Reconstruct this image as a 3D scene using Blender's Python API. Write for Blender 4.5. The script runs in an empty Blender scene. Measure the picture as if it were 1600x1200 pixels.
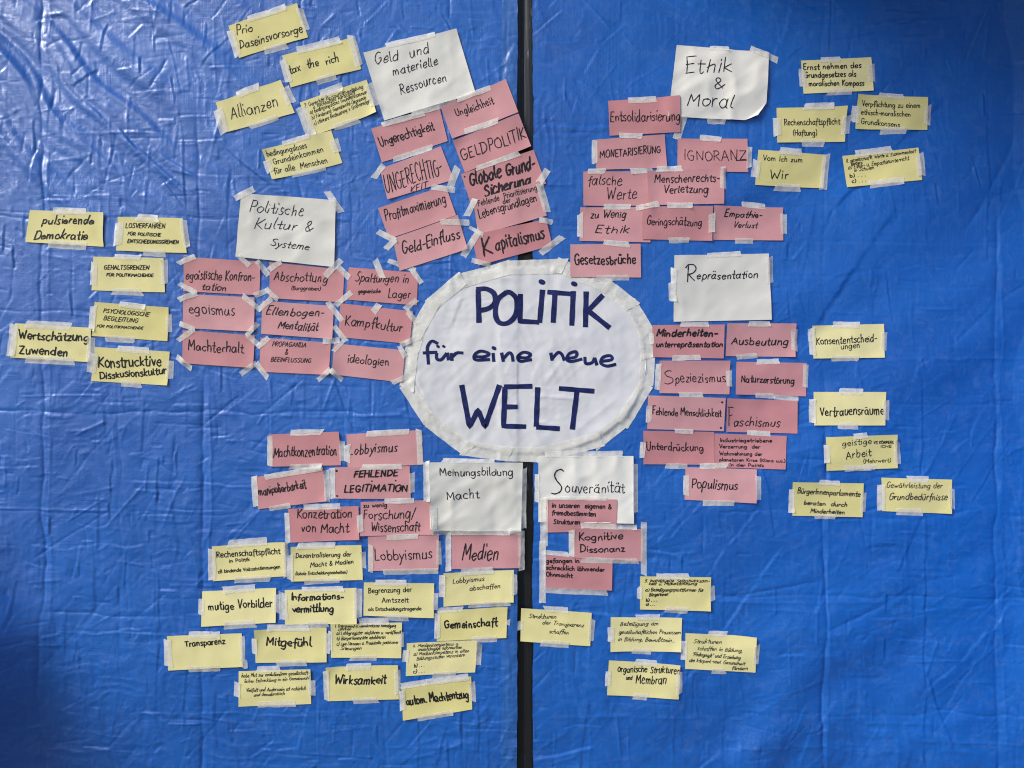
import bpy, math, random
import numpy as np

# ------------------------------------------------------------------ camera, sky, sun, exposure
S = 0.00175            # metres per unit of the survey sheet (one unit = 1.75 mm on the wall)
CZ = 1.50              # height of the middle of the wall above the ground
SUN_ELEV, SUN_AZ = 38.0, -60.0      # degrees; azimuth measured from straight behind the camera, minus = left
SUN_STRENGTH, SUN_ANGLE = 3.2, 24.0
SKY_STRENGTH = 0.11
EXPOSURE = 0.22

scene = bpy.context.scene
cam_d = bpy.data.cameras.new("camera"); cam = bpy.data.objects.new("camera", cam_d)
scene.collection.objects.link(cam); scene.camera = cam
cam_d.sensor_width = 36.0; cam_d.lens = 26.0; cam_d.clip_start = 0.05; cam_d.clip_end = 200.0
CAM_D = 1600 * S * cam_d.lens / 36.0
cam.location = (0, -CAM_D, CZ); cam.rotation_euler = (math.radians(90), 0, 0)

world = bpy.data.worlds.new("World"); scene.world = world; world.use_nodes = True
wn = world.node_tree; wn.nodes.clear()
sky = wn.nodes.new("ShaderNodeTexSky"); sky.sky_type = 'NISHITA'; sky.sun_disc = False
bgn = wn.nodes.new("ShaderNodeBackground"); wo = wn.nodes.new("ShaderNodeOutputWorld")
bgn.inputs[1].default_value = SKY_STRENGTH
wn.links.new(sky.outputs[0], bgn.inputs[0]); wn.links.new(bgn.outputs[0], wo.inputs[0])
e, a = math.radians(SUN_ELEV), math.radians(SUN_AZ)
to_sun = (math.sin(a) * math.cos(e), -math.cos(a) * math.cos(e), math.sin(e))
sky.sun_elevation = e
sky.sun_rotation = math.atan2(to_sun[0], to_sun[1])
sky.air_density = 1.0; sky.dust_density = 2.0; sky.ozone_density = 1.0
sun_d = bpy.data.lights.new("sun", 'SUN'); sun = bpy.data.objects.new("sun", sun_d)
sun_d.energy = SUN_STRENGTH; sun_d.angle = math.radians(SUN_ANGLE); sun_d.color = (1.0, 0.98, 0.94)
sun.location = (-3, -3, 6)
from mathutils import Vector
sun.rotation_euler = Vector(to_sun).to_track_quat('Z', 'Y').to_euler()
scene.collection.objects.link(sun)
scene.view_settings.view_transform = 'Standard'; scene.view_settings.look = 'None'
scene.cycles.filter_width = 1.1
scene.view_settings.exposure = EXPOSURE; scene.view_settings.gamma = 1.0

# ------------------------------------------------------------------ noise helpers
_tab = np.random.RandomState(7).rand(64, 256, 256).astype(np.float32) * 2 - 1
def vn(x, y, seed):
    """smooth value noise, one lattice cell per unit"""
    t = _tab[seed % 64]
    xi = np.floor(x).astype(np.int64); yi = np.floor(y).astype(np.int64)
    fx = x - xi; fy = y - yi
    fx = fx * fx * fx * (fx * (fx * 6 - 15) + 10); fy = fy * fy * fy * (fy * (fy * 6 - 15) + 10)
    x0 = xi & 255; x1 = (xi + 1) & 255; y0 = yi & 255; y1 = (yi + 1) & 255
    return ((t[y0, x0] * (1 - fx) + t[y0, x1] * fx) * (1 - fy) + (t[y1, x0] * (1 - fx) + t[y1, x1] * fx) * fy)
def aniso(x, y, ang, along, across, seed):
    c, s = math.cos(math.radians(ang)), math.sin(math.radians(ang))
    return vn((x * c + y * s) / along + 31.7, (-x * s + y * c) / across + 17.3, seed)
def sstep(a0, b0, x):
    t = np.clip((x - a0) / (b0 - a0), 0, 1); return t * t * (3 - 2 * t)

# ------------------------------------------------------------------ the hanging cloth: broad drape (mm towards the viewer)
def drape(x, y):
    x = np.asarray(x, float); y = np.asarray(y, float)
    calm = 1 - .7 * np.exp(-(np.hypot(x, y) / 420.0) ** 2)
    h = calm * (5.0 * vn(x / 300 + 3.1, y / 340 + 5.2, 1) + 2.2 * vn(x / 120 + 9, y / 150, 2))
    # tension folds running down from the upper left corner
    c_, s_ = math.cos(math.radians(41)), math.sin(math.radians(41))
    al = x * c_ + y * s_; pr = -x * s_ + y * c_                      # along / across the folds, which fan out a little
    fan = pr / (1 + np.clip(al, -200, 900) / 1500.0) + 11 * vn(al / 230, pr / 160, 3) + 2 * vn(al / 70, pr / 50, 24)
    fall = np.exp(-(np.clip(al, 0, None) / 640.0) ** 2) * np.exp(-(pr / 330.0) ** 2)
    w1 = .55 + .45 * vn(al / 200 + 4, fan / 60, 4)
    h += 1.75 * fall * w1 * (4.6 * np.sin(fan * 2 * math.pi / 66.0 + .8) + 1.9 * (1 - 2 * np.sqrt(np.sin(fan * math.pi / 38.0 + 1.0) ** 2 + .02)) + .8 * np.sin(fan * 2 * math.pi / 17.0 + 3 * vn(al / 90, pr / 90, 25)))
    # slack diagonal folds on the right hand sheet
    wr = sstep(840, 1150, x)
    h += wr * (8.0 * aniso(x, y, -38, 420, 105, 5) + 2.8 * aniso(x, y, -25, 260, 48, 6)) 
    h += wr * sstep(850, 1150, y) * 5.5 * aniso(x, y, -62, 260, 60, 7)
    # the sheet swings forward at the lower left margin and at the lower right
    edge = 40 + 30 * vn(y / 170, x * 0 + 2.2, 8)
    q = (edge - x) / 22.0; d = 22.0 * np.log1p(np.exp(np.clip(q, -30, 30))) * sstep(760, 1010, y)
    h += 2.1 * d
    d2 = np.clip(x - (1585 + 25 * vn(y / 120, x * 0 + 7, 9)), 0, 400)
    h += 0.25 * d2
    return h

# fine creases on a raster (mm)
MX, MY = 220, 170
GW, GH = 1600 + 2 * MX, 1200 + 2 * MY
gx, gy = np.meshgrid(np.arange(GW) - MX + .5, np.arange(GH) - MY + .5)
gx = gx.astype(np.float32); gy = gy.astype(np.float32)
amount = 1.0 + .25 * sstep(600, 900, gy) - 0.22 * sstep(830, 1000, gx) * (1 - 0.55 * sstep(600, 1000, gy))
amount *= 1 - 0.35 * sstep(1300, 1500, gx) * (1 - sstep(400, 700, gy))
patch = sstep(-0.35, 0.35, vn(gx / 70, gy / 90, 10) + .4 * vn(gx / 25, gy / 30, 11))   # crumpled patches between smoother ones
wx = gx + 10 * vn(gx / 45, gy / 45, 12); wy = gy + 10 * vn(gx / 45, gy / 45, 13)
def ridge(n): return 1 - np.sqrt(n * n + .0009) * 2
def quilt(x, y, cell, seed, dome):
    """pieces that each lie flat, meeting in creases"""
    ci = np.floor(x / cell).astype(np.int64); cj = np.floor(y / cell).astype(np.int64); best = np.full(x.shape, -1e9, np.float32)
    ta, tb, tc, td, te = (_tab[(seed + k) % 64] for k in range(5))
    for di in (-1, 0, 1):
        for dj in (-1, 0, 1):
            a0 = (ci + di) & 255; b0 = (cj + dj) & 255
            dx = x - (ci + di + .5 + .45 * ta[b0, a0]) * cell; dy = y - (cj + dj + .5 + .45 * tb[b0, a0]) * cell
            best = np.maximum(best, tc[b0, a0] * .5 + (td[b0, a0] * dx + te[b0, a0] * dy) / cell * .9 - dome * (dx * dx + dy * dy) / cell ** 2)
    return best
D = 0.24 * ridge(vn(wx / 46, wy / 46, 14)) + .40 * quilt(wx, wy * 1.25, 54.0, 40, 1.0) - .30 * quilt(wx * 1.3 + 900, wy + 500, 33.0, 46, 1.0) + .10 * quilt(wx, wy, 15.0, 52, 1.2) * patch
D += (0.26 * ridge(aniso(wx, wy, 4, 60, 12, 15)) + 0.22 * ridge(aniso(wx, wy, 88, 70, 11, 16))) * (0.25 + 0.75 * patch)
D += 0.16 * ridge(vn(wx / 11, wy / 10, 17)) * patch
D += 0.14 * ridge(aniso(wx, wy, -35, 34, 9, 18)) * (1 - .5 * patch)
D += 0.07 * vn(wx / 5, wy / 4.5, 19) * patch
amount *= 1 - .38 * np.exp(-(np.hypot(gx + 20, gy + 20) / 420.0) ** 2)
D = D * amount * 1.9
def crease(x0, y0, x1, y1, width, amp, kind, wob=0.0, seed=0):
    L = math.hypot(x1 - x0, y1 - y0)
    if L < 1: return
    m = width * 4 + wob * 1.5 + 2
    ax0 = int(max(0, min(x0, x1) - m + MX)); ax1 = int(min(GW, max(x0, x1) + m + MX))
    ay0 = int(max(0, min(y0, y1) - m + MY)); ay1 = int(min(GH, max(y0, y1) + m + MY))
    if ax1 <= ax0 or ay1 <= ay0: return
    X = gx[ay0:ay1, ax0:ax1]; Y = gy[ay0:ay1, ax0:ax1]
    ux, uy = (x1 - x0) / L, (y1 - y0) / L
    t = ((X - x0) * ux + (Y - y0) * uy) / L; d = -(X - x0) * uy + (Y - y0) * ux
    if wob: d = d + wob * vn(t * L / 60.0, t * 0 + seed * 1.37, 20) + .35 * wob * vn(t * L / 17.0, t * 0 + seed * 2.1, 21)
    env = sstep(0, .12, t) * (1 - sstep(.88, 1, t)) * (0.65 + 0.35 * vn(t * L / 35.0, t * 0 + seed, 22))
    q = d / width
    if kind == 0: f = np.exp(-np.abs(q) * 1.2)             # sharp ridge
    elif kind == 1: f = -np.exp(-np.abs(q) * 1.2)          # sharp valley
    else: f = np.tanh(q * 2) * np.exp(-np.abs(q) / 2.0)    # step
    if seed >= 100: amp, width = amp * 2.9, width * 1.15
    D[ay0:ay1, ax0:ax1] += (amp * env * f).astype(np.float32)
rs = random.Random(11)
for i in range(5200):
    x = rs.uniform(-MX, 1600 + MX); y = rs.uniform(-MY, 1200 + MY)
    if x > 830 and rs.random() < (.6 if y < 650 else .35): continue
    k = rs.random()
    if k < .33: an = rs.gauss(0, 5)
    elif k < .66: an = rs.gauss(90, 5)
    elif k < .85: an = rs.gauss(-50, 18)
    else: an = rs.uniform(0, 180)
    L = min(170, 12 + rs.expovariate(1 / 30.0)); an = math.radians(an)
    crease(x, y, x + L * math.cos(an), y + L * math.sin(an), rs.uniform(.7, 2.2), rs.uniform(.2, .95) * (1.0 if x < 830 else .85), rs.randrange(3), rs.uniform(0, 3), i)
for i in range(420):      # longer, deeper creases
    x = rs.uniform(-MX, 1600 + MX); y = rs.uniform(-MY, 1200 + MY); k = rs.random()
    an = rs.gauss(2, 7) if k < .3 else rs.gauss(90, 6) if k < .6 else rs.gauss(42 if x < 500 and y < 450 else -48, 14)
    L = rs.uniform(45, 210); an = math.radians(an); mid = rs.uniform(-12, 12)
    xm, ym = x + L / 2 * math.cos(an) - mid * math.sin(an), y + L / 2 * math.sin(an) + mid * math.cos(an)
    w_, a_, k_ = rs.uniform(1.6, 4.2), rs.uniform(.6, 1.9) * (.6 if x < 420 and y < 330 else 1.0 if x < 830 or y > 600 else .7), rs.randrange(3)
    crease(x, y, xm, ym, w_, a_, k_, rs.uniform(2, 6), i % 97); crease(xm, ym, x + L * math.cos(an), y + L * math.sin(an), w_, a_, k_, rs.uniform(2, 6), i % 97)
# long fold lines left from the folded packet, both ways
for i, (x, y0, y1, w, am, k) in enumerate([
        (64, -160, 1370, 3.0, 1.7, 1), (76, -160, 1370, 2.0, .6, 0), (319, 560, 1370, 4.5, 2.2, 1), (327, 560, 1370, 2.0, .8, 0), (312, 150, 600, 3, .9, 1),
        (184, 500, 1200, 1.6, .5, 1), (247, 880, 1120, 1.6, .6, 2), (100, 1080, 1370, 2.4, 1.2, 1), (545, 60, 420, 1.6, .4, 2), (600, 1000, 1370, 2.0, .6, 1),
        (655, 1020, 1370, 1.6, .5, 2), (915, 600, 1370, 1.8, .5, 0), (1050, 1060, 1370, 2.2, .7, 0), (1130, 880, 1300, 1.6, .4, 2), (1289, 560, 1370, 3.6, 2.0, 1), (1297, 560, 1370, 1.8, .6, 0), (1285, -160, 560, 2.6, .4, 1),
        (1558, 300, 1370, 3.6, 1.7, 1), (1566, 300, 1370, 2, .6, 0), (1440, 560, 1300, 2, .6, 2), (1545, 120, 420, 2, .5, 2), (1700, -160, 1370, 3, 1.4, 1), (-90, -160, 1370, 3, 1.4, 1)]):
    crease(x, y0, x + rs.uniform(-4, 8), y1, w, am, k, 4, 100 + i)
for i, (y, x0, x1, w, am, k) in enumerate([
        (333, -200, 420, 1.6, .6, 1), (486, -200, 330, 1.8, .7, 1), (642, -200, 640, 2.0, .9, 1), (648, 150, 640, 1.4, .5, 0), (792, -200, 330, 1.8, .7, 0), (798, -200, 420, 1.4, .5, 1),
        (750, 190, 420, 1.6, .5, 2), (956, 60, 310, 1.8, .9, 1), (988, 80, 300, 2, .7, 2), (1118, 180, 620, 1.6, .7, 0), (1126, 180, 620, 1.6, .5, 1), (1124, 640, 810, 2, .5, 2),
        (13, 640, 820, 1.6, .5, 2), (170, 600, 720, 1.6, .5, 1), (384, 720, 900, 1.6, .5, 1), (196, 835, 1000, 3.5, 1.0, 2), (210, 835, 1060, 2.4, .7, 1), (560, 1380, 1800, 1.8, .5, 0), (632, 1180, 1620, 1.6, .4, 1), (797, 1100, 1500, 1.8, .7, 1),
        (932, 1060, 1800, 2.4, .9, 1), (940, 1060, 1420, 2, .5, 0), (1117, 1180, 1800, 2.2, .8, 1), (1120, 840, 1130, 1.6, .5, 0), (560, 840, 1020, 1.6, .3, 1), (380, 1250, 1800, 2.2, .35, 2)]):
    crease(x0, y, x1, y + rs.uniform(-3, 8), w, am, k, 4, 200 + i)
# pull wrinkles
for (x0, y0, x1, y1, w, am, k) in [(180, 190, 290, 330, 2.5, .9, 2), (185, 205, 160, 300, 1.8, .8, 1), (200, 100, 250, 130, 1.6, .7, 0), (20, 60, 140, 260, 5, 1.2, 2), (100, 130, 330, 330, 6, 1.4, 2),
        (330, 30, 345, 12, 1.2, .8, 1), (345, 12, 352, 0, 1.2, .8, 1), (1500, 640, 1410, 800, 3, .9, 0), (1470, 740, 1400, 900, 3, .8, 2), (1360, 760, 1300, 910, 2.5, .7, 0), (1470, 1000, 1445, 1060, 2, .9, 0),
        (1430, 920, 1290, 990, 3, .9, 1), (1290, 905, 1120, 935, 3, .9, 1), (1450, 1060, 1495, 1180, 2.6, .9, 2), (1060, 1080, 1230, 850, 3, .7, 2), (905, 1180, 840, 1200, 2, 1.0, 0), (820, 1190, 930, 1165, 3, 1.0, 2),
        (1310, 20, 1330, 110, 1, .3, 0), (973, 48, 990, 72, .9, .5, 0), (500, 1190, 420, 1250, 3, 1, 2), (990, 690, 930, 760, 2, .7, 2), (905, 940, 915, 1010, 2, .8, 1), (420, 290, 330, 210, 3, .9, 2),
        (250, 240, 340, 300, 4, .8, 2), (700, 1130, 680, 1200, 3, .7, 2), (100, 760, 180, 660, 2, .5, 1), (250, 830, 290, 740, 2, .6, 0), (1480, 150, 1300, 330, 6, .9, 2), (1400, 330, 1270, 520, 7, 1.0, 2), (1590, 210, 1500, 380, 6, .9, 1)]:
    crease(x0, y0, x1, y1, w, am, k, 3, int(x0))
Tcloth = D.copy()
T = D.copy()          # top of everything laid down so far (mm above the drape)

def samp(A, x, y):
    xf = np.clip(np.asarray(x, float) + MX - .5, 0, GW - 1.001); yf = np.clip(np.asarray(y, float) + MY - .5, 0, GH - 1.001)
    xi = xf.astype(int); yi = yf.astype(int); fx = xf - xi; fy = yf - yi
    return (A[yi, xi] * (1 - fx) + A[yi, xi + 1] * fx) * (1 - fy) + (A[yi + 1, xi] * (1 - fx) + A[yi + 1, xi + 1] * fx) * fy
def maxwin(A, x, y, r, st=1):
    m = np.full(np.shape(x), -1e9)
    for dy in np.arange(-r, r + .1, st):
        for dx in np.arange(-r, r + .1, st):
            m = np.maximum(m, samp(A, x + dx, y + dy))
    return m
def world_co(x, y, c):
    """wall sheet units + mm above the drape -> metres"""
    x = np.asarray(x, float); y = np.asarray(y, float)
    return np.stack([(x - 800) * S, -(drape(x, y) + c) / 1000.0, CZ + (600 - y) * S], -1)

# ------------------------------------------------------------------ materials
def mat(name):
    m = bpy.data.materials.new(name); m.use_nodes = True
    nt = m.node_tree; b = nt.nodes["Principled BSDF"]
    return m, nt, b
def N(nt, typ, **kw):
    n = nt.nodes.new(typ)
    for k, v in kw.items():
        if k.startswith("i_"): n.inputs[k[2:].replace("_", " ")].default_value = v
        else: setattr(n, k, v)
    return n
def ramp(nt, src, stops):
    r = nt.nodes.new("ShaderNodeValToRGB"); nt.links.new(src, r.inputs[0])
    el = r.color_ramp.elements
    while len(el) < len(stops): el.new(.5)
    for q, (p, c) in zip(el, stops):
        q.position = p; q.color = (c[0], c[1], c[2], 1) if len(c) == 3 else c
    return r.outputs[0]

def cloth_material(name, base, base2):
    m, nt, b = mat(name); L = nt.links.new
    geo = N(nt, "ShaderNodeNewGeometry")
    n1 = N(nt, "ShaderNodeTexNoise", i_Scale=3.0, i_Detail=6.0); L(geo.outputs["Position"], n1.inputs["Vector"])
    col = ramp(nt, n1.outputs[0], [(.3, base), (.7, base2)])
    # whitish scuffs and sheen put into the colour in patches
    mp = N(nt, "ShaderNodeMapping"); mp.inputs["Scale"].default_value = (1, 1, 1); L(geo.outputs["Position"], mp.inputs[0])
    n2 = N(nt, "ShaderNodeTexNoise", i_Scale=26.0, i_Detail=8.0, i_Roughness=.7, i_Distortion=1.2); L(mp.outputs[0], n2.inputs["Vector"])
    sc = ramp(nt, n2.outputs[0], [(.5, (0, 0, 0)), (.8, (1, 1, 1))])
    mul = N(nt, "ShaderNodeMath", operation='MULTIPLY'); L(sc, mul.inputs[0]); mul.inputs[1].default_value = .10
    mx = N(nt, "ShaderNodeMix", data_type='RGBA'); L(mul.outputs[0], mx.inputs[0]); L(col, mx.inputs[6]); mx.inputs[7].default_value = (.35, .5, .75, 1)
    L(mx.outputs[2], b.inputs["Base Color"])
    rr = ramp(nt, n2.outputs[0], [(.3, (.42,) * 3), (.7, (.62,) * 3)]); L(rr, b.inputs["Roughness"])
    b.inputs["IOR"].default_value = 1.55
    b.inputs["Specular IOR Level"].default_value = .12; b.inputs["Coat Weight"].default_value = 1.0; b.inputs["Coat Roughness"].default_value = .36; b.inputs["Coat IOR"].default_value = 1.66
    # woven tape grid + crinkle relief
    heights = []
    for ang, sx, sz in ((0, 1, 0), (0, 0, 1)):
        w = N(nt, "ShaderNodeTexWave", wave_type='BANDS', bands_direction='X' if sx else 'Z', i_Scale=95.0, i_Distortion=1.5, i_Detail=1.0)
        w.inputs["Detail Scale"].default_value = .3
        L(geo.outputs["Position"], w.inputs["Vector"]); heights.append(w.outputs["Fac"])
    ad = N(nt, "ShaderNodeMath", operation='ADD'); L(heights[0], ad.inputs[0]); L(heights[1], ad.inputs[1])
    # long threads
    mpa = N(nt, "ShaderNodeMapping"); mpa.inputs["Scale"].default_value = (220, 1, 12); L(geo.outputs["Position"], mpa.inputs[0])
    t1 = N(nt, "ShaderNodeTexNoise", i_Scale=1.0, i_Detail=3.0); L(mpa.outputs[0], t1.inputs["Vector"])
    mpb = N(nt, "ShaderNodeMapping"); mpb.inputs["Scale"].default_value = (12, 1, 220); L(geo.outputs["Position"], mpb.inputs[0])
    t2 = N(nt, "ShaderNodeTexNoise", i_Scale=1.0, i_Detail=3.0); L(mpb.outputs[0], t2.inputs["Vector"])
    ad2 = N(nt, "ShaderNodeMath", operation='ADD'); L(t1.outputs[0], ad2.inputs[0]); L(t2.outputs[0], ad2.inputs[1])
    n3 = N(nt, "ShaderNodeTexNoise", i_Scale=55.0, i_Detail=5.0, i_Roughness=.6, i_Distortion=.8); L(geo.outputs["Position"], n3.inputs["Vector"])
    n3a = N(nt, "ShaderNodeMath", operation='SUBTRACT'); L(n3.outputs[0], n3a.inputs[0]); n3a.inputs[1].default_value = .5
    n3b = N(nt, "ShaderNodeMath", operation='ABSOLUTE'); L(n3a.outputs[0], n3b.inputs[0])
    b1 = N(nt, "ShaderNodeBump", i_Strength=.12, i_Distance=.0003); L(ad.outputs[0], b1.inputs["Height"])
    n6 = N(nt, "ShaderNodeTexNoise", i_Scale=9.0, i_Detail=4.0, i_Distortion=1.0); L(geo.outputs["Position"], n6.inputs["Vector"])
    mk6 = ramp(nt, n6.outputs[0], [(.45, (.15,) * 3), (.58, (1.0,) * 3)])
    b2 = N(nt, "ShaderNodeBump", i_Distance=.0004); L(mk6, b2.inputs["Strength"]); L(ad2.outputs[0], b2.inputs["Height"]); L(b1.outputs[0], b2.inputs["Normal"])
    n5 = N(nt, "ShaderNodeTexNoise", i_Scale=7.0, i_Detail=3.0, i_Distortion=.6); L(geo.outputs["Position"], n5.inputs["Vector"])
    mk = ramp(nt, n5.outputs[0], [(.40, (.20,) * 3), (.6, (1.0,) * 3)])
    b3 = N(nt, "ShaderNodeBump", i_Distance=.0016); L(mk, b3.inputs["Strength"]); L(n3b.outputs[0], b3.inputs["Height"]); L(b2.outputs[0], b3.inputs["Normal"])
    L(b3.outputs[0], b.inputs["Normal"]); L(b3.outputs[0], b.inputs["Coat Normal"])
    return m
M_blue = cloth_material("blue_tarpaulin", (.001, .094, .43), (.002, .126, .53))
M_hem = cloth_material("blue_hem", (.012, .105, .40), (.018, .13, .46))

def paper_material(name, col, var=.05, rough=.75):
    m, nt, b = mat(name); L = nt.links.new
    geo = N(nt, "ShaderNodeNewGeometry")
    n1 = N(nt, "ShaderNodeTexNoise", i_Scale=14.0, i_Detail=4.0); L(geo.outputs["Position"], n1.inputs["Vector"])
    c2 = tuple(c * (1 - 2 * var) for c in col)
    oi = N(nt, "ShaderNodeObjectInfo"); hs = N(nt, "ShaderNodeHueSaturation")
    mr = N(nt, "ShaderNodeMapRange"); L(oi.outputs["Random"], mr.inputs[0]); mr.inputs[3].default_value = .90; mr.inputs[4].default_value = 1.04; L(mr.outputs[0], hs.inputs["Value"])
    mr2 = N(nt, "ShaderNodeMapRange"); L(oi.outputs["Random"], mr2.inputs[0]); mr2.inputs[3].default_value = 1.08; mr2.inputs[4].default_value = .9; L(mr2.outputs[0], hs.inputs["Saturation"])
    L(ramp(nt, n1.outputs[0], [(.3, c2), (.65, col)]), hs.inputs["Color"]); L(hs.outputs[0], b.inputs["Base Color"])
    b.inputs["Roughness"].default_value = rough; b.inputs["Specular IOR Level"].default_value = .25
    n2 = N(nt, "ShaderNodeTexNoise", i_Scale=420.0, i_Detail=3.0); L(geo.outputs["Position"], n2.inputs["Vector"])
    n4 = N(nt, "ShaderNodeTexNoise", i_Scale=12.0, i_Detail=2.0); L(geo.outputs["Position"], n4.inputs["Vector"])
    b1 = N(nt, "ShaderNodeBump", i_Strength=.3, i_Distance=.0002); L(n2.outputs[0], b1.inputs["Height"])
    b2 = N(nt, "ShaderNodeBump", i_Strength=.4, i_Distance=.004); L(n4.outputs[0], b2.inputs["Height"]); L(b1.outputs[0], b2.inputs["Normal"])
    L(b2.outputs[0], b.inputs["Normal"])
    return m
M_card = {'y': paper_material("yellow_card", (.83, .755, .35)), 'p': paper_material("pink_card", (.645, .305, .325)),
          'w': paper_material("white_paper", (.79, .775, .72), .02), 'o': paper_material("flipchart_paper", (.77, .77, .80), .02)}

def ink_material(name, col):
    m, nt, b = mat(name); L = nt.links.new
    geo = N(nt, "ShaderNodeNewGeometry")
    n1 = N(nt, "ShaderNodeTexNoise", i_Scale=90.0, i_Detail=3.0); L(geo.outputs["Position"], n1.inputs["Vector"])
    L(ramp(nt, n1.outputs[0], [(.35, col), (.7, tuple(c * 1.7 + .006 for c in col))]), b.inputs["Base Color"])
    b.inputs["Roughness"].default_value = .6; b.inputs["Specular IOR Level"].default_value = .2
    return m
M_ink = ink_material("black_ink", (.014, .013, .016)); M_navy = ink_material("navy_marker_ink", (.008, .013, .078))

def tape_material(name, lo, hi):
    m, nt, b = mat(name); L = nt.links.new
    geo = N(nt, "ShaderNodeNewGeometry"); tc = N(nt, "ShaderNodeTexCoord")
    n1 = N(nt, "ShaderNodeTexNoise", i_Scale=60.0, i_Detail=4.0); L(geo.outputs["Position"], n1.inputs["Vector"])
    L(ramp(nt, n1.outputs[0], [(.35, (.93, .91, .84)), (.65, (.96, .95, .91))]), b.inputs["Base Color"])
    L(ramp(nt, n1.outputs[0], [(.3, (lo,) * 3), (.7, (hi,) * 3)]), b.inputs["Alpha"])
    b.inputs["Roughness"].default_value = .42
    n2 = N(nt, "ShaderNodeTexNoise", i_Scale=110.0, i_Detail=2.0); L(geo.outputs["Position"], n2.inputs["Vector"])
    b1 = N(nt, "ShaderNodeBump", i_Strength=.35, i_Distance=.0012); L(n2.outputs[0], b1.inputs["Height"]); L(b1.outputs[0], b.inputs["Normal"])
    return m
M_tape = tape_material("crepe_tape", .28, .46); M_border = tape_material("wide_crepe_tape", .50, .68)

def post_material():
    m, nt, b = mat("black_film"); L = nt.links.new
    geo = N(nt, "ShaderNodeNewGeometry")
    mp = N(nt, "ShaderNodeMapping"); mp.inputs["Scale"].default_value = (240, 1, 26); L(geo.outputs["Position"], mp.inputs[0])
    n1 = N(nt, "ShaderNodeTexNoise", i_Scale=1.0, i_Detail=5.0); L(mp.outputs[0], n1.inputs["Vector"])
    mp2 = N(nt, "ShaderNodeMapping"); mp2.inputs["Scale"].default_value = (14, 1, 7); L(geo.outputs["Position"], mp2.inputs[0])
    n0 = N(nt, "ShaderNodeTexNoise", i_Scale=1.0, i_Detail=2.0); L(mp2.outputs[0], n0.inputs["Vector"])
    mu = N(nt, "ShaderNodeMath", operation='MULTIPLY'); L(n1.outputs[0], mu.inputs[0]); L(n0.outputs[0], mu.inputs[1])
    L(ramp(nt, mu.outputs[0], [(.0, (.006, .007, .012)), (.36, (.010, .012, .018)), (.42, (.12, .12, .12))]), b.inputs["Base Color"])
    b.inputs["Roughness"].default_value = .38
    mp3 = N(nt, "ShaderNodeMapping"); mp3.inputs["Scale"].default_value = (160, 1, 3); L(geo.outputs["Position"], mp3.inputs[0])
    n2 = N(nt, "ShaderNodeTexNoise", i_Scale=1.0, i_Detail=4.0); L(mp3.outputs[0], n2.inputs["Vector"])
    b1 = N(nt, "ShaderNodeBump", i_Strength=.6, i_Distance=.002); L(n2.outputs[0], b1.inputs["Height"]); L(b1.outputs[0], b.inputs["Normal"])
    return m
M_post = post_material()

# ------------------------------------------------------------------ mesh helpers
COL = scene.collection
def mesh_from(name, verts, quads, material, parent=None, origin=None, smooth=True, tris=None):
    me = bpy.data.meshes.new(name)
    v = np.asarray(verts, np.float32)
    if origin is not None: v = v - np.asarray(origin, np.float32)
    q = np.asarray(quads, np.int32).reshape(-1, 4); nq = len(q)
    t = np.asarray(tris if tris is not None else [], np.int32).reshape(-1, 3); n3 = len(t)
    me.vertices.add(len(v)); me.vertices.foreach_set("co", v.ravel())
    me.loops.add(nq * 4 + n3 * 3); me.loops.foreach_set("vertex_index", np.concatenate([q.ravel(), t.ravel()]))
    me.polygons.add(nq + n3)
    me.polygons.foreach_set("loop_start", np.concatenate([np.arange(nq) * 4, nq * 4 + np.arange(n3) * 3]).astype(np.int32))
    if smooth: me.polygons.foreach_set("use_smooth", np.ones(nq + n3, bool))
    me.update(calc_edges=True); me.validate()
    me.materials.append(material)
    o = bpy.data.objects.new(name, me); COL.objects.link(o)
    if parent is not None: o.parent = parent
    return o
def grid_quads(nu, nv, off=0, flip=False):
    i = np.arange(nu * nv).reshape(nv, nu) + off
    a_, b_, c_, d_ = i[:-1, :-1], i[:-1, 1:], i[1:, 1:], i[1:, :-1]
    q = np.stack([a_, d_, c_, b_] if not flip else [a_, b_, c_, d_], -1).reshape(-1, 4)
    return q
def slab(P, thick):
    """P (nv,nu,3) front surface; returns verts + quads of a thin closed sheet of given thickness (m, towards +y)"""
    nv, nu = P.shape[:2]; n = nu * nv
    back = P.copy(); back[..., 1] += thick
    verts = np.concatenate([P.reshape(-1, 3), back.reshape(-1, 3)])
    q = [grid_quads(nu, nv), grid_quads(nu, nv, n, True)]
    i = np.arange(n).reshape(nv, nu)
    rim = np.concatenate([i[0, :], i[1:, -1], i[-1, -2::-1], i[-2:0:-1, 0]])
    r2 = np.roll(rim, -1)
    # rim vertices duplicated so the fold between face and edge stays crisp
    m = len(verts); ring = np.concatenate([verts[rim], verts[rim + n]]); k = len(rim)
    a_ = np.arange(k) + m; b_ = np.roll(np.arange(k), -1) + m
    q.append(np.stack([a_, b_, b_ + k, a_ + k], -1))
    return np.concatenate([verts, ring]), np.concatenate(q)

def root(name, label, cat, loc, group=None):
    o = bpy.data.objects.new(name, None); COL.objects.link(o); o.empty_display_size = .03
    o.location = loc; o['label'] = label; o['category'] = cat
    if group: o['group'] = group
    return o

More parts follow.
